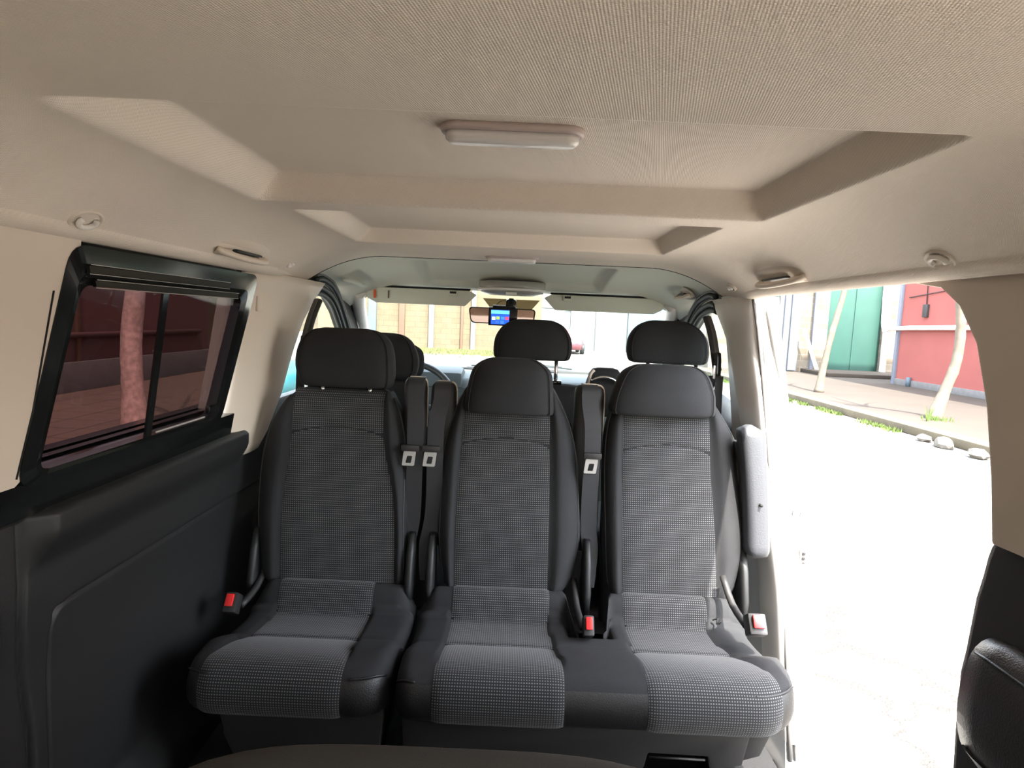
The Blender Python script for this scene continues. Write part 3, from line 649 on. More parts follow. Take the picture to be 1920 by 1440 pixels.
PROF = [(1.86, .16), (1.868, .30), (1.855, .325), (1.835, .335), (1.815, .328), (1.800, .305), (1.788, .272), (1.772, .256), (1.74, .254), (1.70, .256), (1.66, .261), (1.635, .264), (1.622, .262), (1.608, .268), (1.58, .279),
        (1.53, .296), (1.48, .309), (1.44, .315), (1.405, .312), (1.382, .296), (1.370, .272), (1.367, .245), (1.375, .218), (1.388, .203), (1.42, .196), (1.60, .17)]
NT = 20                                                       # profile points 0..NT are visible upper/front
def densify(P, k=4):
    out = [];
    Q = catmull([(a, b, 0) for a, b in P], k); return [(q[0], q[1]) for q in Q]
PD = densify(PROF, 3)
def cushion(parent, x0, x1, panels, rl, rr, notch=None):
    """loft along x; rl/rr = plan corner radii; panels = [(xl_back,xr_back,xl_front,xr_front)]"""
    def shape(x, y, z, extra=0.):
        dl = max(0., min(1., (x0 + rl - x) / rl)); dr = max(0., min(1., (x1 - rr - (x - 2 * 0)) / rr * -1 if x > x1 - rr else 0.))
        a = dl if dl > 0 else dr; rad = rl if dl > 0 else rr
        e = 1 - math.sqrt(max(0, 1 - a * a))
        wf = ss((1.66 - y) / .22)
        y2 = y + rad * e * wf * .85
        wt = 1 if z > .22 else 0
        b = max(0., 1 - min(x - x0, x1 - x) / .035); eb = 1 - math.sqrt(max(0, 1 - min(1, b) ** 2))
        z2 = z - .030 * eb * ss((z - .2) / .05) + (.012 * eb if z < .21 else 0)
        if y > 1.79: z2 -= .05 * ss((.05 - min(x - x0, x1 - x)) / .05)
        # bolsters stand a little proud of the woven panels
        inp = False
        for (a0, b0, a1, b1) in panels:
            t = ss((1.78 - y) / .4); xl = a0 + (a1 - a0) * t; xr = b0 + (b1 - b0) * t
            if xl <= x <= xr: inp = True; dd = min(x - xl, xr - x)
        if not inp and 1.42 < y < 1.79: z2 += .010 * ss((y - 1.42) / .08)
        if notch and notch[0] < x < notch[1] and y > 1.70:
            k = ss((x - notch[0]) / .03) * ss((notch[1] - x) / .03); y2 = y2 - k * (y - 1.70); z2 -= k * .06 * ss((z - .2) / .05)
        return y2, z2
    xsn = np.concatenate([x0 + rl * (1 - np.cos(np.linspace(0, math.pi / 2, 10))), np.linspace(x0 + rl, x1 - rr, int((x1 - x0) / .012))[1:-1], x1 - rr * (1 - np.cos(np.linspace(math.pi / 2, 0, 10)))])
    n = len(PD); V = []; F = []; ids = []
    for x in xsn:
        for (y, z) in PD:
            y2, z2 = shape(x, y, z); V.append((x, y2, z2))
    kf = min(range(n), key=lambda i: abs(PD[i][0] - 1.382) + abs(PD[i][1] - .296) * 2)
    for i in range(len(xsn) - 1):
        for j in range(n):
            a = i * n + j; b = i * n + (j + 1) % n; F.append((a, b, b + n, a + n)); ids.append(1 if j >= kf else 0)
    F.append(tuple(range(n))[::-1]); F.append(tuple(range((len(xsn) - 1) * n, len(xsn) * n))); ids += [1, 1]
    raw('cushion_pad', V, F, [M['fabric'], M['leather']], parent, mids=ids)
    i0 = min(range(n), key=lambda i: abs(PD[i][0] - 1.855) + abs(PD[i][1] - .325)); i1 = min(range(n), key=lambda i: abs(PD[i][0] - 1.388) + abs(PD[i][1] - .203))
    arc = [0.]
    for i in range(i0, i1): arc.append(arc[-1] + math.hypot(PD[i + 1][0] - PD[i][0], PD[i + 1][1] - PD[i][1]))
    for (a0, b0, a1, b1) in panels:
        V = []; UV = []; F = []; nx = 30
        for q, i in enumerate(range(i0, i1 + 1)):
            y, z = PD[i]; t = ss((1.78 - y) / .4); xl = a0 + (a1 - a0) * t; xr = b0 + (b1 - b0) * t
            ya, za = PD[i - 1]; yb, zb = PD[i + 1]; ty, tz = yb - ya, zb - za; L = math.hypot(ty, tz); ny, nz = tz / L, -ty / L
            for k in range(nx + 1):
                u = -1 + 2 * k / nx; x = xl + (xr - xl) * k / nx; y2, z2 = shape(x, y, z)
                if y > 1.42 and y < 1.79: z2 = min(z2, shape((xl + xr) / 2, y, z)[1] + .0) if abs(u) > .999 else z2
                d = .0042 * (1 - abs(u) ** 14) + .0008; V.append((x, y2 + ny * d, z2 + nz * d))
                UV.append((x if True else 0, arc[q]))
        m_ = i1 - i0
        for q in range(m_):
            for k in range(nx): a = q * (nx + 1) + k; F.append((a, a + 1, a + nx + 2, a + nx + 1))
        raw('woven_insert', V, F, M['weave'], parent, uvs=UV, fix=False)
        ys_ = 1.622; t = ss((1.78 - ys_) / .4); xl = a0 + (a1 - a0) * t; xr = b0 + (b1 - b0) * t
        tube('cross_seam', [(xl + (xr - xl) * k / 8, ys_, .2655) for k in range(9)], .0016, M['groove'], parent, n=6)
        tube('fold_seam', [(a0 + (b0 - a0) * k / 8, 1.780, .262) for k in range(9)], .003, M['groove'], parent, n=6)
    # edge piping over the front corners
    for (sx, rad) in ((0, rl), (1, rr)):
        P = []
        for t in np.linspace(0, 1, 14):
            xx = (x0 + rad * .10 + rad * .9 * t) if sx == 0 else (x1 - rad * .10 - rad * .9 * t)
            y2, z2 = shape(xx, 1.384, .300); P.append((xx, y2 - .001, z2 + .001))
        tube('piping', P, .0026, M['leather'], parent, n=6)

def belt_tongue(p, x, y, z, tilt=0., label=None):
    b = box('tongue_grip', (x, y - .004, z + .022), (.056, .014, .020), M['dark2'], p, bev=.005)
    fr = rrect([(x - .02, z + .012), (x + .018, z + .012), (x + .013, z - .033), (x - .025, z - .033)], .004, 3)
    fi = rrect([(x - .009, z - .002), (x + .007, z - .002), (x + .003, z - .025), (x - .014, z - .025)], .003, 3)
    n = len(fr); V = [(a, y - .006, c) for a, c in fr] + [(a, y - .006, c) for a, c in fi] + [(a, y - .003, c) for a, c in fr] + [(a, y - .003, c) for a, c in fi]; F = []
    for i in range(n):
        j = (i + 1) % n; F += [(i, j, n + j, n + i), (2 * n + j, 2 * n + i, 3 * n + i, 3 * n + j), (j, i, 2 * n + i, 2 * n + j), (n + i, n + j, 3 * n + j, 3 * n + i)]
    raw('tongue', V, F, M['tongue'], p, smooth=False, fix=False)
def ribbon(name, path, wid, m, parent, th=.0018):
    P = catmull(path, 6); rings = []
    for i, q in enumerate(P):
        a = P[max(0, i - 1)]; b = P[min(len(P) - 1, i + 1)]; t = (b - a).normalized(); s = Vector((1, 0, 0)); s = (s - t * s.dot(t)).normalized(); nn = t.cross(s)
        ww = wid(i / (len(P) - 1)) if callable(wid) else wid
        rings.append([q + s * ww / 2 + nn * th / 2, q - s * ww / 2 + nn * th / 2, q - s * ww / 2 - nn * th / 2, q + s * ww / 2 - nn * th / 2])
    return fromrings(name, rings, m, parent, smooth=False)
def tower(p, x, hw, ztop, yc=1.985):
    rows = [(x, yc, .42, hw, .03), (x, yc, .80, hw, .032), (x, yc, ztop - .03, hw * .98, .032), (x, yc, ztop - .012, hw * .92, .028), (x, yc, ztop - .002, hw * .75, .02), (x, yc, ztop, hw * .5, .012)]
    sell(rows, 'belt_tower', M['dark2'], p, p=3.2)
    tube('tower_rim', [(x + hw * .98, yc - .01, .80), (x + hw * .98, yc - .01, ztop - .05), (x + hw * .86, yc - .01, ztop - .008), (x + hw * .4, yc - .012, ztop + .002), (x - hw * .5, yc - .012, ztop + .002)], .003, M['cream'], p, smooth=4)
def belt(p, x, xt, ztop, xb, zb):
    ribbon('belt', [(xt, 1.985, ztop + .004), (xt, 1.945, ztop - .006), (xt, 1.93, ztop - .05), (x, 1.915, .80), (x, 1.91, .55), (xb, 1.90, zb + .10), (xb, 1.885, zb)], lambda t: .05 if t < .8 else .05 - .02 * (t - .8) / .2, M['belt'], p)
def recliner(p, x, y=1.87, z=.36):
    o = sell([(x, y, z - .10, .012, .05), (x, y, z - .03, .015, .055), (x, y + .01, z + .06, .014, .04), (x, y + .02, z + .12, .010, .02)], 'recliner_cover', M['dark'], p)

# ---- left single seat
st = thing('single_seat', 'single dark seat beside the tinted window, facing rearward', 'seat', (-.52, 1.65, -.05))
backrest(st, [(.30, -.525, .20), (.334, -.527, .225), (.409, -.533, .232), (.569, -.545, .235), (.698, -.548, .232), (.795, -.543, .214), (.861, -.535, .185), (.900, -.527, .150), (.918, -.527, .10)],
         [(.30, -.506, .177), (.554, -.516, .174), (.747, -.534, .147), (.93, -.540, .143)], .795, .908)
hr = headrest(st, [(.918, -.518, .115, .55), (.924, -.52, .142, .8), (.95, -.523, .153, 1), (.985, -.528, .157, 1.05), (1.03, -.530, .153, 1), (1.068, -.531, .138, .85), (1.092, -.532, .108, .6), (1.101, -.532, .07, .35)], 1.985, .055)
for x in (-.60, -.45): tube('headrest_post', [(x, 1.985, .86), (x, 1.985, .94)], .0065, M['chrome'], st)
cushion(st, -.748, -.262, [(-.672, -.388, -.700, -.368)], .075, .085)
prism('plinth', [(-.66, .205), (-.275, .205), (-.285, .085), (-.40, .065), (-.64, .065), (-.665, .12)], 'y', 1.425, 1.84, M['dark2'], st, bev=.008)
prism('plinth_end', [(-.70, .20), (-.662, .205), (-.655, .07), (-.675, .09)], 'y', 1.46, 1.82, M['dark2'], st, bev=.004)
for x in (-.62, -.33): box('floor_rail', (x, 1.62, .005), (.04, .42, .11), M['groove'], st, bev=.004)
recliner(st, -.288); recliner(st, -.765)
tower(st, -.302, .038, .955); belt(st, -.292, -.296, .955, -.300, .36)
belt_tongue(st, -.304, 1.905, .722)
bk = thing('x', '', '', (0, 0, 0)); bpy.data.objects.remove(bk)
def buckle(p, c, w, tilt, lab=None):
    b = box('buckle', c, (w, .045, .055), M['dark2'], p, bev=.006, rot=('X', R(-35)))
    box('red_button', (c[0], c[1] - .021, c[2] + .020), (w * .62, .008, .034), M['red'], b, bev=.003, rot=('X', R(-35)))
    tube('buckle_stalk', [(c[0] - .01 * (1 if c[0] > 0 else -1), c[1] + .03, c[2] - .02), (c[0] - .02 * (1 if c[0] > 0 else -1), c[1] + .12, c[2] + .0), (c[0] - .025 * (1 if c[0] > 0 else -1), c[1] + .20, c[2] + .05)], .010, M['dark2'], p, smooth=3)
buckle(st, (-.762, 1.70, .318), .034, 0)

# ---- double seat
bs = thing('double_seat', 'double dark seat beside the open sliding door, facing rearward', 'seat', (.24, 1.65, -.05))
mid = thing('tmp', 'x', 'x', (0, 0, 0)); bpy.data.objects.remove(mid)
backrest(bs, [(.295, .005, .15), (.33, .008, .19), (.432, .011, .218), (.56, .010, .223), (.721, .003, .216), (.819, .002, .195), (.90, -.002, .160), (.96, -.002, .12), (.985, -.002, .08)],
         [(.30, -.006, .145), (.575, -.011, .145), (.90, -.010, .133)], .783, .872)
backrest(bs, [(.295, .516, .16), (.34, .516, .196), (.438, .526, .220), (.581, .531, .233), (.695, .523, .229), (.807, .506, .208), (.889, .490, .172), (.96, .480, .12), (.985, .478, .08)],
         [(.30, .512, .148), (.597, .496, .142), (.90, .486, .134)], .783, .885)
headrest(bs, [(.862, -.005, .128, .7), (.870, -.005, .138, .85), (.917, -.005, .136, 1), (.984, -.002, .126, 1), (1.012, -.003, .105, .85), (1.028, -.003, .075, .55), (1.032, -.003, .05, .3)], 1.945, .062)
headrest(bs, [(.875, .469, .150, .7), (.885, .469, .165, .85), (.92, .471, .164, 1), (.954, .474, .157, 1), (1.004, .476, .134, .9), (1.026, .479, .100, .6), (1.031, .479, .07, .35)], 1.950, .064)
cushion(bs, -.246, .728, [(-.150, .140, -.155, .155), (.362, .612, .350, .668)], .05, .13, notch=(.185, .325))
prism('plinth', [(-.232, .205), (.62, .205), (.60, .095), (.545, .085), (.52, .085), (.515, .115), (.37, .118), (.362, .078), (.20, .07), (.02, .066), (.015, .105), (-.13, .11), (-.14, .075), (-.225, .072)], 'y', 1.425, 1.84, M['dark2'], bs, bev=.006)
prism('plinth_end', [(.628, .205), (.70, .215), (.655, .10), (.60, .082)], 'y', 1.455, 1.80, M['dark2'], bs, bev=.006)
tube('release_bar', [(-.12, 1.43, .100), (.005, 1.43, .097)], .003, M['chrome'], bs); tube('release_bar', [(.375, 1.43, .106), (.51, 1.43, .104)], .003, M['dark2'], bs)
for x in (-.17, .08, .33, .58): box('floor_rail', (x, 1.62, .005), (.045, .42, .11), M['groove'], bs, bev=.004)
for x in (-.225, .255, .735): recliner(bs, x)
tower(bs, -.213, .042, .945); tower(bs, .248, .048, .955)
belt(bs, -.228, -.215, .945, -.245, .33); belt(bs, .258, .245, .955, .268, .33)
belt_tongue(bs, -.240, 1.905, .722); belt_tongue(bs, .258, 1.905, .722)
buckle(bs, (.684, 1.62, .360), .048, 0); buckle(bs, (.243, 1.68, .305), .030, 0)
tube('torn_thread', [(.625, 1.78, .292), (.635, 1.768, .302), (.63, 1.76, .29), (.643, 1.762, .298), (.64, 1.77, .285)], .0022, M['groove'], bs, smooth=4)
# raised armrest on the door side
ar = []
for t in np.linspace(0, 1, 26):
    z = .458 + .405 * t; e = math.sqrt(max(0., 1 - (1 - min(1, t / .09)) ** 2)) * math.sqrt(max(0., 1 - (1 - min(1, (1 - t) / .06)) ** 2)); e = .25 + .75 * e
    ar.append((.768 - .040 * t + .006 * math.sin(t * 3), 1.865 + .03 * t, z, .037 * e, (.05 - .012 * t) * e))
arm = sell(ar, 'armrest', M['grey_leather'], bs, p=3.2); arm['label'] = 'raised grey armrest'
tube('bolt_hole', [(.758, 1.822, .632), (.758, 1.832, .632)], .0045, M['groove'], arm)
sell([(.725, 1.93, .56, .01, .03), (.715, 1.95, .80, .01, .03)], 'armrest_bracket', M['dark2'], bs)

# ---- near rear seat edge at the very bottom
rs = thing('rear_bench', 'dark folded rear seatback just below the camera', 'seat', (-.08, .4, -.05))
rings = []
for t in np.linspace(0, 1, 24):
    x = -.46 + .78 * t; e = (1 - abs(2 * t - 1) ** 4) ** .25 if 0 < t < 1 else .05; e = max(.06, e)
    rings.append([(x, .36 + .42 * e * math.copysign(abs(math.cos(a)) ** .35, math.cos(a)), .545 + .062 * e * math.copysign(abs(math.sin(a)) ** .35, math.sin(a))) for a in np.linspace(0, 2 * math.pi, 40)[:-1]])
fromrings('backrest', rings, mat('olive_fabric', (.035, .034, .028), .9, bump=.5, scale=600), rs); box('base', (-.08, .3, .2), (.55, .45, .5), M['dark2'], rs, bev=.02)

# ================================================================ FRONT SEATS, DASH, WHEEL, BELTS
ds = thing('driver_seat', 'driver seat seen from behind through the gap, facing forward', 'seat', (-.53, 2.5, -.05))
sell([(-.53, 2.42, .0, .22, .06), (-.53, 2.40, .25, .235, .07), (-.535, 2.40, .65, .235, .06), (-.535, 2.42, .80, .215, .055), (-.535, 2.43, .88, .17, .045), (-.535, 2.435, .905, .10, .02)], 'backrest', M['fabric'], ds)
headrest(ds, [(.895, -.535, .12, .6), (.91, -.535, .155, .9), (.96, -.533, .166, 1), (1.0, -.532, .158, 1), (1.045, -.532, .135, .9), (1.07, -.532, .10, .6), (1.078, -.532, .06, .3)], 2.46, .055)
headrest(ds, [(.90, -.50, .12, .6), (.93, -.50, .14, 1), (1.0, -.50, .135, 1), (1.03, -.50, .10, .7), (1.04, -.50, .06, .3)], 2.545, .03, name='headrest_front', seam=False)
box('cushion', (-.53, 2.68, .25), (.46, .45, .16), M['fabric'], ds, bev=.05, seg=4); box('base', (-.53, 2.68, .06), (.40, .40, .22), M['dark2'], ds, bev=.01)
fb = thing('front_bench', 'double front passenger seat with two raised headrests', 'seat', (.33, 2.5, -.05))
sell([(.10, 2.42, .0, .235, .06), (.10, 2.40, .3, .24, .065), (.10, 2.40, .80, .235, .055), (.10, 2.41, .88, .225, .05), (.10, 2.415, .905, .19, .03), (.10, 2.42, .912, .12, .015)], 'backrest', M['fabric'], fb)
sell([(.63, 2.36, .0, .25, .06), (.63, 2.36, .3, .265, .07), (.635, 2.36, .70, .275, .065), (.635, 2.375, .80, .262, .06), (.635, 2.39, .86, .235, .05), (.635, 2.40, .90, .18, .035), (.635, 2.405, .915, .10, .015)], 'backrest', M['grey_leather'], fb)
sell([(.352, 2.40, .80, .070, .05), (.352, 2.40, .92, .068, .045), (.355, 2.40, .96, .060, .04), (.355, 2.40, .978, .048, .03), (.355, 2.40, .983, .03, .015)], 'belt_tower', M['fabric'], fb, p=4)
tube('tower_edge', [(.29, 2.37, .90), (.296, 2.37, .955), (.31, 2.37, .975)], .006, M['cream'], fb, smooth=3)
headrest(fb, [(1.000, .072, .13, .7), (1.01, .073, .147, .9), (1.05, .075, .152, 1), (1.09, .076, .145, 1), (1.13, .077, .118, .8), (1.15, .078, .08, .5), (1.155, .078, .05, .3)], 2.44, .05)
headrest(fb, [(1.008, .597, .13, .7), (1.018, .597, .152, .9), (1.06, .597, .160, 1), (1.11, .596, .15, 1), (1.148, .595, .12, .8), (1.168, .594, .08, .5), (1.173, .594, .05, .3)], 2.44, .05)
for x in (-.008, .168, .522, .708): tube('headrest_post', [(x, 2.42, .89), (x, 2.425, 1.02)], .0075, M['chrome'], fb)
for x in (-.008, .168): box('post_guide', (x, 2.42, .916), (.045, .04, .018), M['black'], fb, bev=.004)
tube('belt_loop', [(.30, 2.345, .935), (.33, 2.335, .950), (.37, 2.335, .948), (.40, 2.34, .93)], .006, M['chrome'], fb, smooth=4)
box('cushion', (.36, 2.66, .25), (.98, .45, .16), M['fabric'], fb, bev=.05, seg=4); box('base', (.36, 2.66, .06), (.9, .40, .22), M['dark2'], fb, bev=.01)

db = thing('dashboard', 'grey blue dashboard below the windscreen', 'dashboard', (0, 3.4, -.05))
prism('dash_top', [(3.12, .80), (3.16, .845), (3.28, .862), (3.60, .855), (3.72, .82), (3.72, .2), (3.2, .2), (3.14, .6)], 'x', -.84, .84, M['dash'], db, bev=.015)
for v in db.children[0].data.vertices: pass
prism('binnacle', [(3.10, .80), (3.13, .875), (3.25, .895), (3.38, .865), (3.38, .80)], 'x', -.62, -.25, M['dash'], db, bev=.02)
box('base_panel', (0, 3.45, .1), (1.64, .4, .35), M['dark2'], db, bev=.01)
for k in range(3): tube('vent_strip', [(-.30 + .02 * k, 3.45 + .05 * k, .872), (.25, 3.48 + .05 * k, .870)], .004, M['dark2'], db)
struct(box('trim_41', (0, 3.88, .80), (1.6, .26, .12), M['dark2'], bev=.02), 'scuttle panel below the windscreen')
wp = thing('wiper', 'thin wiper arms lying at the foot of the windscreen', 'wiper', (0, 3.8, .87))
tube('wiper_arm', [(-.22, 3.80, .872), (.05, 3.80, .892), (.30, 3.80, .875)], .006, M['rubber'], wp); tube('wiper_blade', [(-.25, 3.79, .865), (.12, 3.79, .882), (.36, 3.79, .868)], .004, M['rubber'], wp)
sw = thing('steering_wheel', 'black steering wheel behind the driver headrest', 'steering wheel', (-.50, 2.95, .72))
C = Vector((-.50, 2.95, .72)); U = Vector((1, 0, 0)); W = Vector((0, .42, .91)).normalized()
tube('rim', [C + U * (.235 * math.cos(t)) + W * (.22 * math.sin(t)) for t in np.linspace(0, 2 * math.pi, 49)[:-1]], .016, M['dark2'], sw, closed=True)
box('hub', C + Vector((0, .02, 0)), (.16, .05, .13), M['dark2'], sw, bev=.02, seg=3)
for a in (0, math.pi, -math.pi / 2): tube('spoke', [C, C + U * (.23 * math.cos(a)) + W * (.21 * math.sin(a))], .014, M['dark2'], sw)
tube('column', [C, C + Vector((0, .12, -.04))], .04, M['dark2'], sw)
# front belts on the pillars
for s, nm in ((-1, 'left'), (1, 'right')):
    b = thing('seat_belt', 'front seat belt hanging from the %s pillar' % nm, 'seat belt', (s * .78, 2.2, 1.06), 'front belts on the pillars')
    slot = [(s * .742, 2.22, 1.03), (s * .735, 2.27, 1.12), (s * .728, 2.33, 1.19)] if s < 0 else [(.742, 2.27, 1.0), (.735, 2.33, 1.12), (.728, 2.39, 1.19)]
    tube('slot_frame', slot, .016, M['greyseal'], b, smooth=5, ry=.012); tube('slot', [Vector(p) + Vector((-s * .008, -.002, 0)) for p in slot], .010, M['dark2'], b, smooth=5)
    p0 = Vector((s * .735, 2.205 if s < 0 else 2.26, 1.03))
    tube('anchor', [p0 + Vector((0, .01, .03)), p0, p0 + Vector((0, -.005, -.05))], .016, M['black'], b, smooth=4)
    box('anchor_loop', p0 + Vector((-s * .012, -.01, -.035)), (.012, .02, .05), M['chrome'], b, bev=.005)
    ribbon('belt', [p0 + Vector((-s * .012, 0, -.05)), p0 + Vector((-s * .02, .02, -.13)), p0 + Vector((-s * .03, .04, -.25)), p0 + Vector((-s * .02, .02, -.42))], .032, M['belt'], b)
    ribbon('belt', [p0 + Vector((s * .012, 0, -.05)), p0 + Vector((s * .012, -.01, -.2)), p0 + Vector((s * .02, -.02, -.42))], .03, M['belt'], b)

# ================================================================ OUTSIDE
G = -.60; SW = -.45
struct(box('floor_street', (2.0, 18, G - .15), (90, 110, .3), M['asphalt'], bev=0), 'pale sunlit asphalt street')
sdk = box('sidewalk', (12.4, 14, (G + SW) / 2), (9.6, 32, SW - G), M['sidewalk'], bev=0); struct(sdk, 'brown pavement on the right')
kb = box('kerb', (7.42, 13, (G + SW) / 2 + .005), (.36, 30, SW - G + .01), M['kerb'], bev=.03); struct(kb, 'sandy kerb stone along the right pavement')
# stone house with teal gate (faces the van)
sh = thing('stone_house', 'pale stone block house with green double gate beyond the pavement', 'building', (13, 26, SW))
for (a, b_) in ((8.0, 12.75), (15.0, 19)): box('wall', ((a + b_) / 2, 26.0, 2.4), (b_ - a, .6, 6.0), M['stone'], sh, bev=0)
box('lintel', (13.9, 26.0, 5.0), (2.3, .6, 1.6), M['stone'], sh, bev=0)
gt = box('gate', (13.88, 25.9, 1.9), (2.2, .12, 4.6), M['teal'], sh, bev=.01); box('gate_leaf_edge', (13.88, 25.83, 1.9), (.03, .03, 4.6), M['teal'], gt, bev=0)
box('gate_post', (15.08, 25.62, 1.9), (.16, .2, 4.6), M['creamlight'], sh, bev=.01)
box('doorstep', (14.6, 24.6, SW + .07), (5.6, 2.4, .14), M['sidewalk'], sh, bev=.02)
for x, z0, hh, ww in ((10.95, -.4, 4.6, .10), (11.35, -.4, 4.6, .34), (12.15, -.4, 4.6, .12)): box('shutter_frame', (x, 25.6, z0 + hh / 2), (ww, .12, hh), M['bluepaint'], sh, bev=.01)
box('plaster_panel', (11.15, 25.66, 1.2), (.9, .06, 3.3), M['palewall'], sh, bev=0); box('green_door', (10.2, 25.64, 1.4), (.9, .08, 4.0), M['teal'], sh, bev=.01)
box('board', (12.0, 25.35, .4), (.14, .06, 1.9), M['creamlight'], sh, bev=.01, rot=('Y', R(-22)))
# pink house
ph = thing('pink_house', 'pink plastered house wall on the right with a white pipe', 'building', (13.6, 15, SW))
box('wall', (15.0, 13.0, 4.0), (4.0, 16.9, 9.0), M['pink'], ph, bev=0); box('plinth', (13.3, 13.0, -.36), (.7, 16.9, .22), M['plinth'], ph, bev=.02)
box('down_pipe', (12.96, 21.3, 1.6), (.12, .12, 4.2), M['bluepaint'], ph, bev=.03)
tube('water_pipe', [(12.72, 21.9, 4.5), (12.72, 21.8, 1.60), (12.75, 21.4, 1.42), (12.86, 20.5, 1.45), (12.86, 14.0, 1.55)], .075, M['creamlight'], ph, smooth=3)
box('meter_box', (12.96, 20.0, 2.0), (.08, .22, .4), M['dark2'], ph, bev=.01); tube('cable', [(12.97, 20.1, 3.6), (12.97, 20.0, 2.2)], .015, M['dark2'], ph)
tube('cable', [(12.97, 20.9, 2.45), (12.97, 18.5, 2.65), (12.97, 17.8, 3.0)], .015, M['dark2'], ph)
tube('pipe_stub', [(12.9, 20.4, SW), (12.9, 20.4, -.15)], .07, M['bluewall'], ph)
# trees
def tree(path, r0, label, m, r1=None, stump=.0):
    t = thing('street_tree', label, 'tree', path[0]); tr = tube('trunk', path, lambda u: r0 * (1.5 - .5 * min(1, u * 5)) * (1 - .25 * u), m, t, n=14, smooth=6)
    d = tr.modifiers.new('rough', 'DISPLACE'); tx = bpy.data.textures.new('bark', 'CLOUDS'); tx.noise_scale = .12; d.texture = tx; d.strength = .03
    top = Vector(path[-1])
    for k in range(6):
        a = k * 1.05; e = top + Vector((math.cos(a) * 1.0, math.sin(a) * 1.0, 1.4 + .3 * (k % 3))); tube('branch', [top - Vector((0, 0, .3 + .1 * k)), (top + e) / 2 + Vector((0, 0, .1)), e], lambda u: .05 * (1.1 - u), m, t, n=8, smooth=3)
    return t
tree([(8.45, 12.45, -.46), (8.62, 12.45, .1), (8.78, 12.45, .7), (8.80, 12.45, 1.3), (8.72, 12.45, 2.0), (8.6, 12.4, 3.2)], .105, 'bent whitewashed tree trunk nearest the door opening', M['bark'])
tree([(8.40, 17.1, -.46), (8.48, 17.1, .3), (8.62, 17.1, 1.2), (8.82, 17.1, 2.2), (9.0, 17.1, 3.4)], .09, 'slim leaning whitewashed tree before the green gate', M['bark'])
wd = thing('weed_tuft', 'small green weeds at the foot of the bent tree', 'plant', (8.2, 12.3, SW))
V = []; F = []
for k in range(60):
    a = random.random() * 6.28; r = random.random() * .28; c = Vector((8.35 + r * math.cos(a) * 1.3, 12.2 + r * math.sin(a), SW)); h = random.uniform(.05, .12) if k > 8 else .32
    if k <= 8: c = Vector((8.05, 12.0, SW))
    d = Vector((random.uniform(-.5, .5), random.uniform(-.2, .2), 1)) * h; n0 = len(V); V += [c + Vector((-.015, 0, 0)), c + Vector((.015, 0, 0)), c + d]; F.append((n0, n0 + 1, n0 + 2))
raw('leaves', V, F, M['weed'], wd, fix=False, smooth=False)
V = []; F = []
for k in range(2600):
    u = random.random(); y = 8.0 + 16 * u
    dens = math.sin(y * 1.1) + math.sin(y * 2.7 + 1)
    if dens < .35 and y < 15: continue
    x = 7.2 - abs(random.gauss(0, .10)); c = Vector((x, y, G)); h = random.uniform(.03, .09); d = Vector((random.uniform(-.6, .6), random.uniform(-.5, .5), 1)) * h
    n0 = len(V); V += [c + Vector((-.02, .0, 0)), c + Vector((.02, .01, 0)), c + d]; F.append((n0, n0 + 1, n0 + 2))
tag(raw('gutter_weeds', V, F, M['weed'], None, fix=False, smooth=False), 'green weeds growing in the gutter along the kerb', 'plants', kind='stuff')
for k, (x, y, r, lb) in enumerate(((7.05, 10.55, .13, 'pale broken stone in the gutter, farther of the pair'), (7.0, 10.0, .17, 'larger pale broken stone in the gutter, nearest the pair middle'), (6.98, 9.2, .15, 'grey rubble lump against the kerb near the opening edge'))):
    bm = bmesh.new(); bmesh.ops.create_icosphere(bm, subdivisions=2, radius=r)
    for v in bm.verts: v.co = Vector((v.co.x * .8, v.co.y * 1.2, v.co.z * .6)) * random.uniform(.8, 1.15)
    me = bpy.data.meshes.new('rubble_stone'); bm.to_mesh(me); bm.free(); o = link('rubble_stone', me, M['rock']); o.location = (x, y, G + r * .4); tag(o, lb, 'stone', 'rubble stones in the gutter')
# ahead: ochre block wall with posts
fw = thing('block_wall', 'long ochre block wall across the street ahead', 'wall', (-4, 33, G))
box('wall', (-6.6, 33.3, 1.8), (16, .4, 4.8), M['stone2'], fw, bev=0)
for x, m, wd_ in ((-7.45, 'bluewall', .42), (-2.15, 'palewall', .24), (-4.35, 'palewall', .28), (-5.9, 'rust', .3), (-2.75, 'rust', .12)): box('post', (x, 33.0, 1.8), (wd_, .2, 4.8), M[m], fw, bev=.02)
V = []; F = []
for k in range(5000):
    c = Vector((random.uniform(-8.6, 1.5), 32.2 - abs(random.gauss(0, 1.1)), G)); h = random.uniform(.06, .2); d = Vector((random.uniform(-.5, .5), random.uniform(-.3, .3), 1)) * h; n0 = len(V)
    V += [c + Vector((-.05, 0, 0)), c + Vector((.05, 0, 0)), c + d]; F.append((n0, n0 + 1, n0 + 2))
tag(raw('grass_strip', V, F, mat('dry_grass', (.075, .082, .025), .9), None, fix=False, smooth=False), 'strip of dry green grass at the foot of the ochre wall', 'grass', kind='stuff')
wh = thing('white_gate_house', 'white walled yard with pale metal gates ahead on the right', 'building', (4.5, 40, G))
box('wall', (4.0, 40.3, 1.9), (6.4, .4, 5.0), M['palewall'], wh, bev=0); box('blue_wall', (8.4, 40.2, 1.9), (2.4, .5, 5.0), M['bluewall'], wh, bev=0); box('side_wall', (12.6, 40.4, 1.9), (6, .4, 5.0), M['stone'], wh, bev=0)
for x in (2.2, 4.3, 5.9): box('gate_leaf', (x, 40.05, .95), (1.5, .08, 3.1), M['palewall'], wh, bev=.02)
for x in (1.9, 3.9): box('louvre', (x, 40.02, 2.15), (1.4, .08, .32), M['greyseal'], wh, bev=.01)
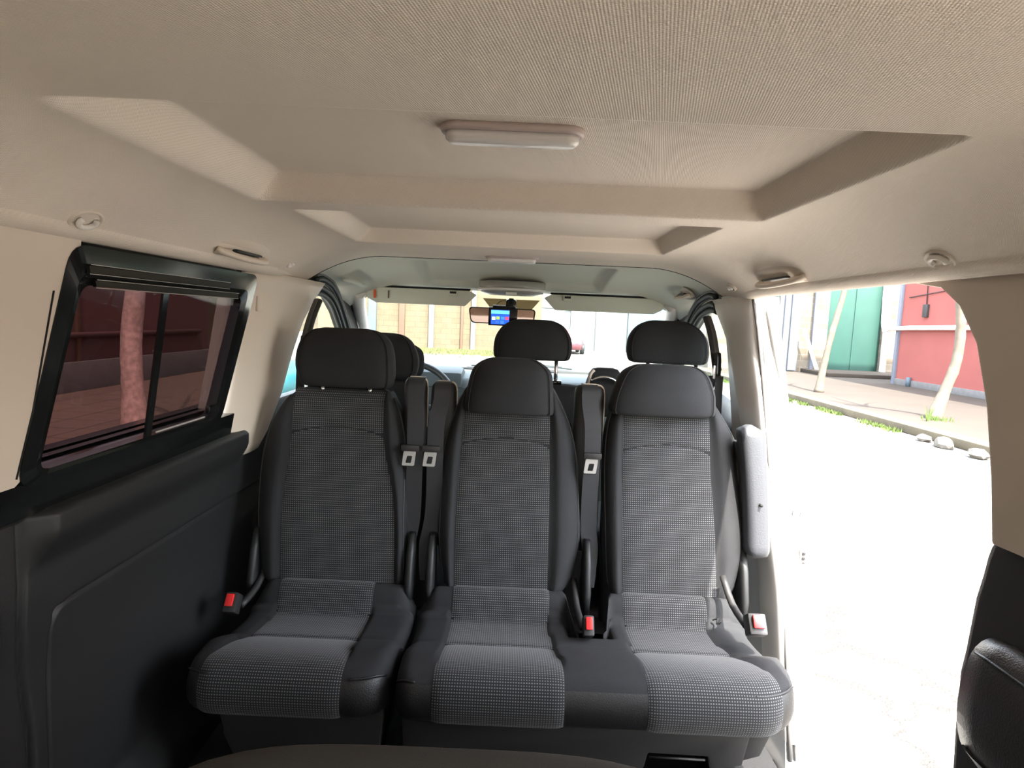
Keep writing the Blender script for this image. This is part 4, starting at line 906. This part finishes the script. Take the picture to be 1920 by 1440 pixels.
rc = thing('parked_car', 'dark red parked car just showing behind the middle headrest', 'car', (3.0, 36.5, G))
sell([(3.0, 36.5, G + .25, .95, 2.0), (3.0, 36.5, G + .8, .95, 2.0), (3.0, 36.6, G + .95, .85, 1.4), (3.0, 36.7, G + 1.35, .70, .9)], 'body', M['redcar'], rc, p=4)
for x, y in ((2.15, 35.2), (3.85, 35.2), (2.15, 37.8), (3.85, 37.8)): tube('wheel', [(x - .1, y, G + .3), (x + .1, y, G + .3)], .3, M['rubber'], rc, n=20)
# left side: pavement, red wall, trees
lsw = box('sidewalk', (-6.2, 10, (G + SW) / 2), (5.6, 24, SW - G), M['tile'], bev=0); struct(lsw, 'tiled pavement on the left')
rw = thing('red_wall', 'red wall with its shade painted in, behind the tree, seen through the tinted glass', 'wall', (-8.2, 9, SW))
box('wall', (-8.0, 8.0, 1.4), (.4, 16, 3.9), M['redwall'], rw, bev=0); box('plinth', (-7.76, 8.0, -.2), (.12, 16, .55), M['plinth'], rw, bev=.01)
for y in (6.0, 8.6, 11.2): box('wall_rib', (-7.78, y, 1.5), (.06, .10, 3.4), M['rust'], rw, bev=.01)
tube('wall_pipe', [(-7.74, 1, .55), (-7.74, 15.5, .55)], .05, M['redwall'], rw)
tree([(-4.55, 7.55, SW), (-4.6, 7.55, .2), (-4.62, 7.6, .9), (-4.5, 7.6, 1.8), (-4.4, 7.6, 3.0)], .13, 'pale barked tree seen through the tinted window', M['pinkbark'])
lb = thing('yard_wall', 'pale yellow wall seen through the left front door window', 'wall', (-9, 20, G))
box('wall', (-9.4, 23.0, 1.8), (.4, 13, 4.8), M['stone2'], lb, bev=0)
cc = thing('parked_car', 'bright cyan parked car seen through the left front door window', 'car', (-4.4, 12.5, G))
sell([(-4.4, 12.5, G + .2, .78, 2.0), (-4.4, 12.5, G + .6, .80, 2.02), (-4.4, 12.5, G + .80, .76, 1.95)], 'body', M['cyan'], cc, p=4)
sell([(-4.4, 13.0, G + .78, .70, 1.2), (-4.4, 13.1, G + 1.3, .56, .8)], 'cabin', M['plinth'], cc, p=4)
for x, y in ((-5.12, 11.3), (-3.68, 11.3), (-5.12, 13.7), (-3.68, 13.7)): tube('wheel', [(x - .09, y, G + .3), (x + .09, y, G + .3)], .3, M['rubber'], cc, n=20)
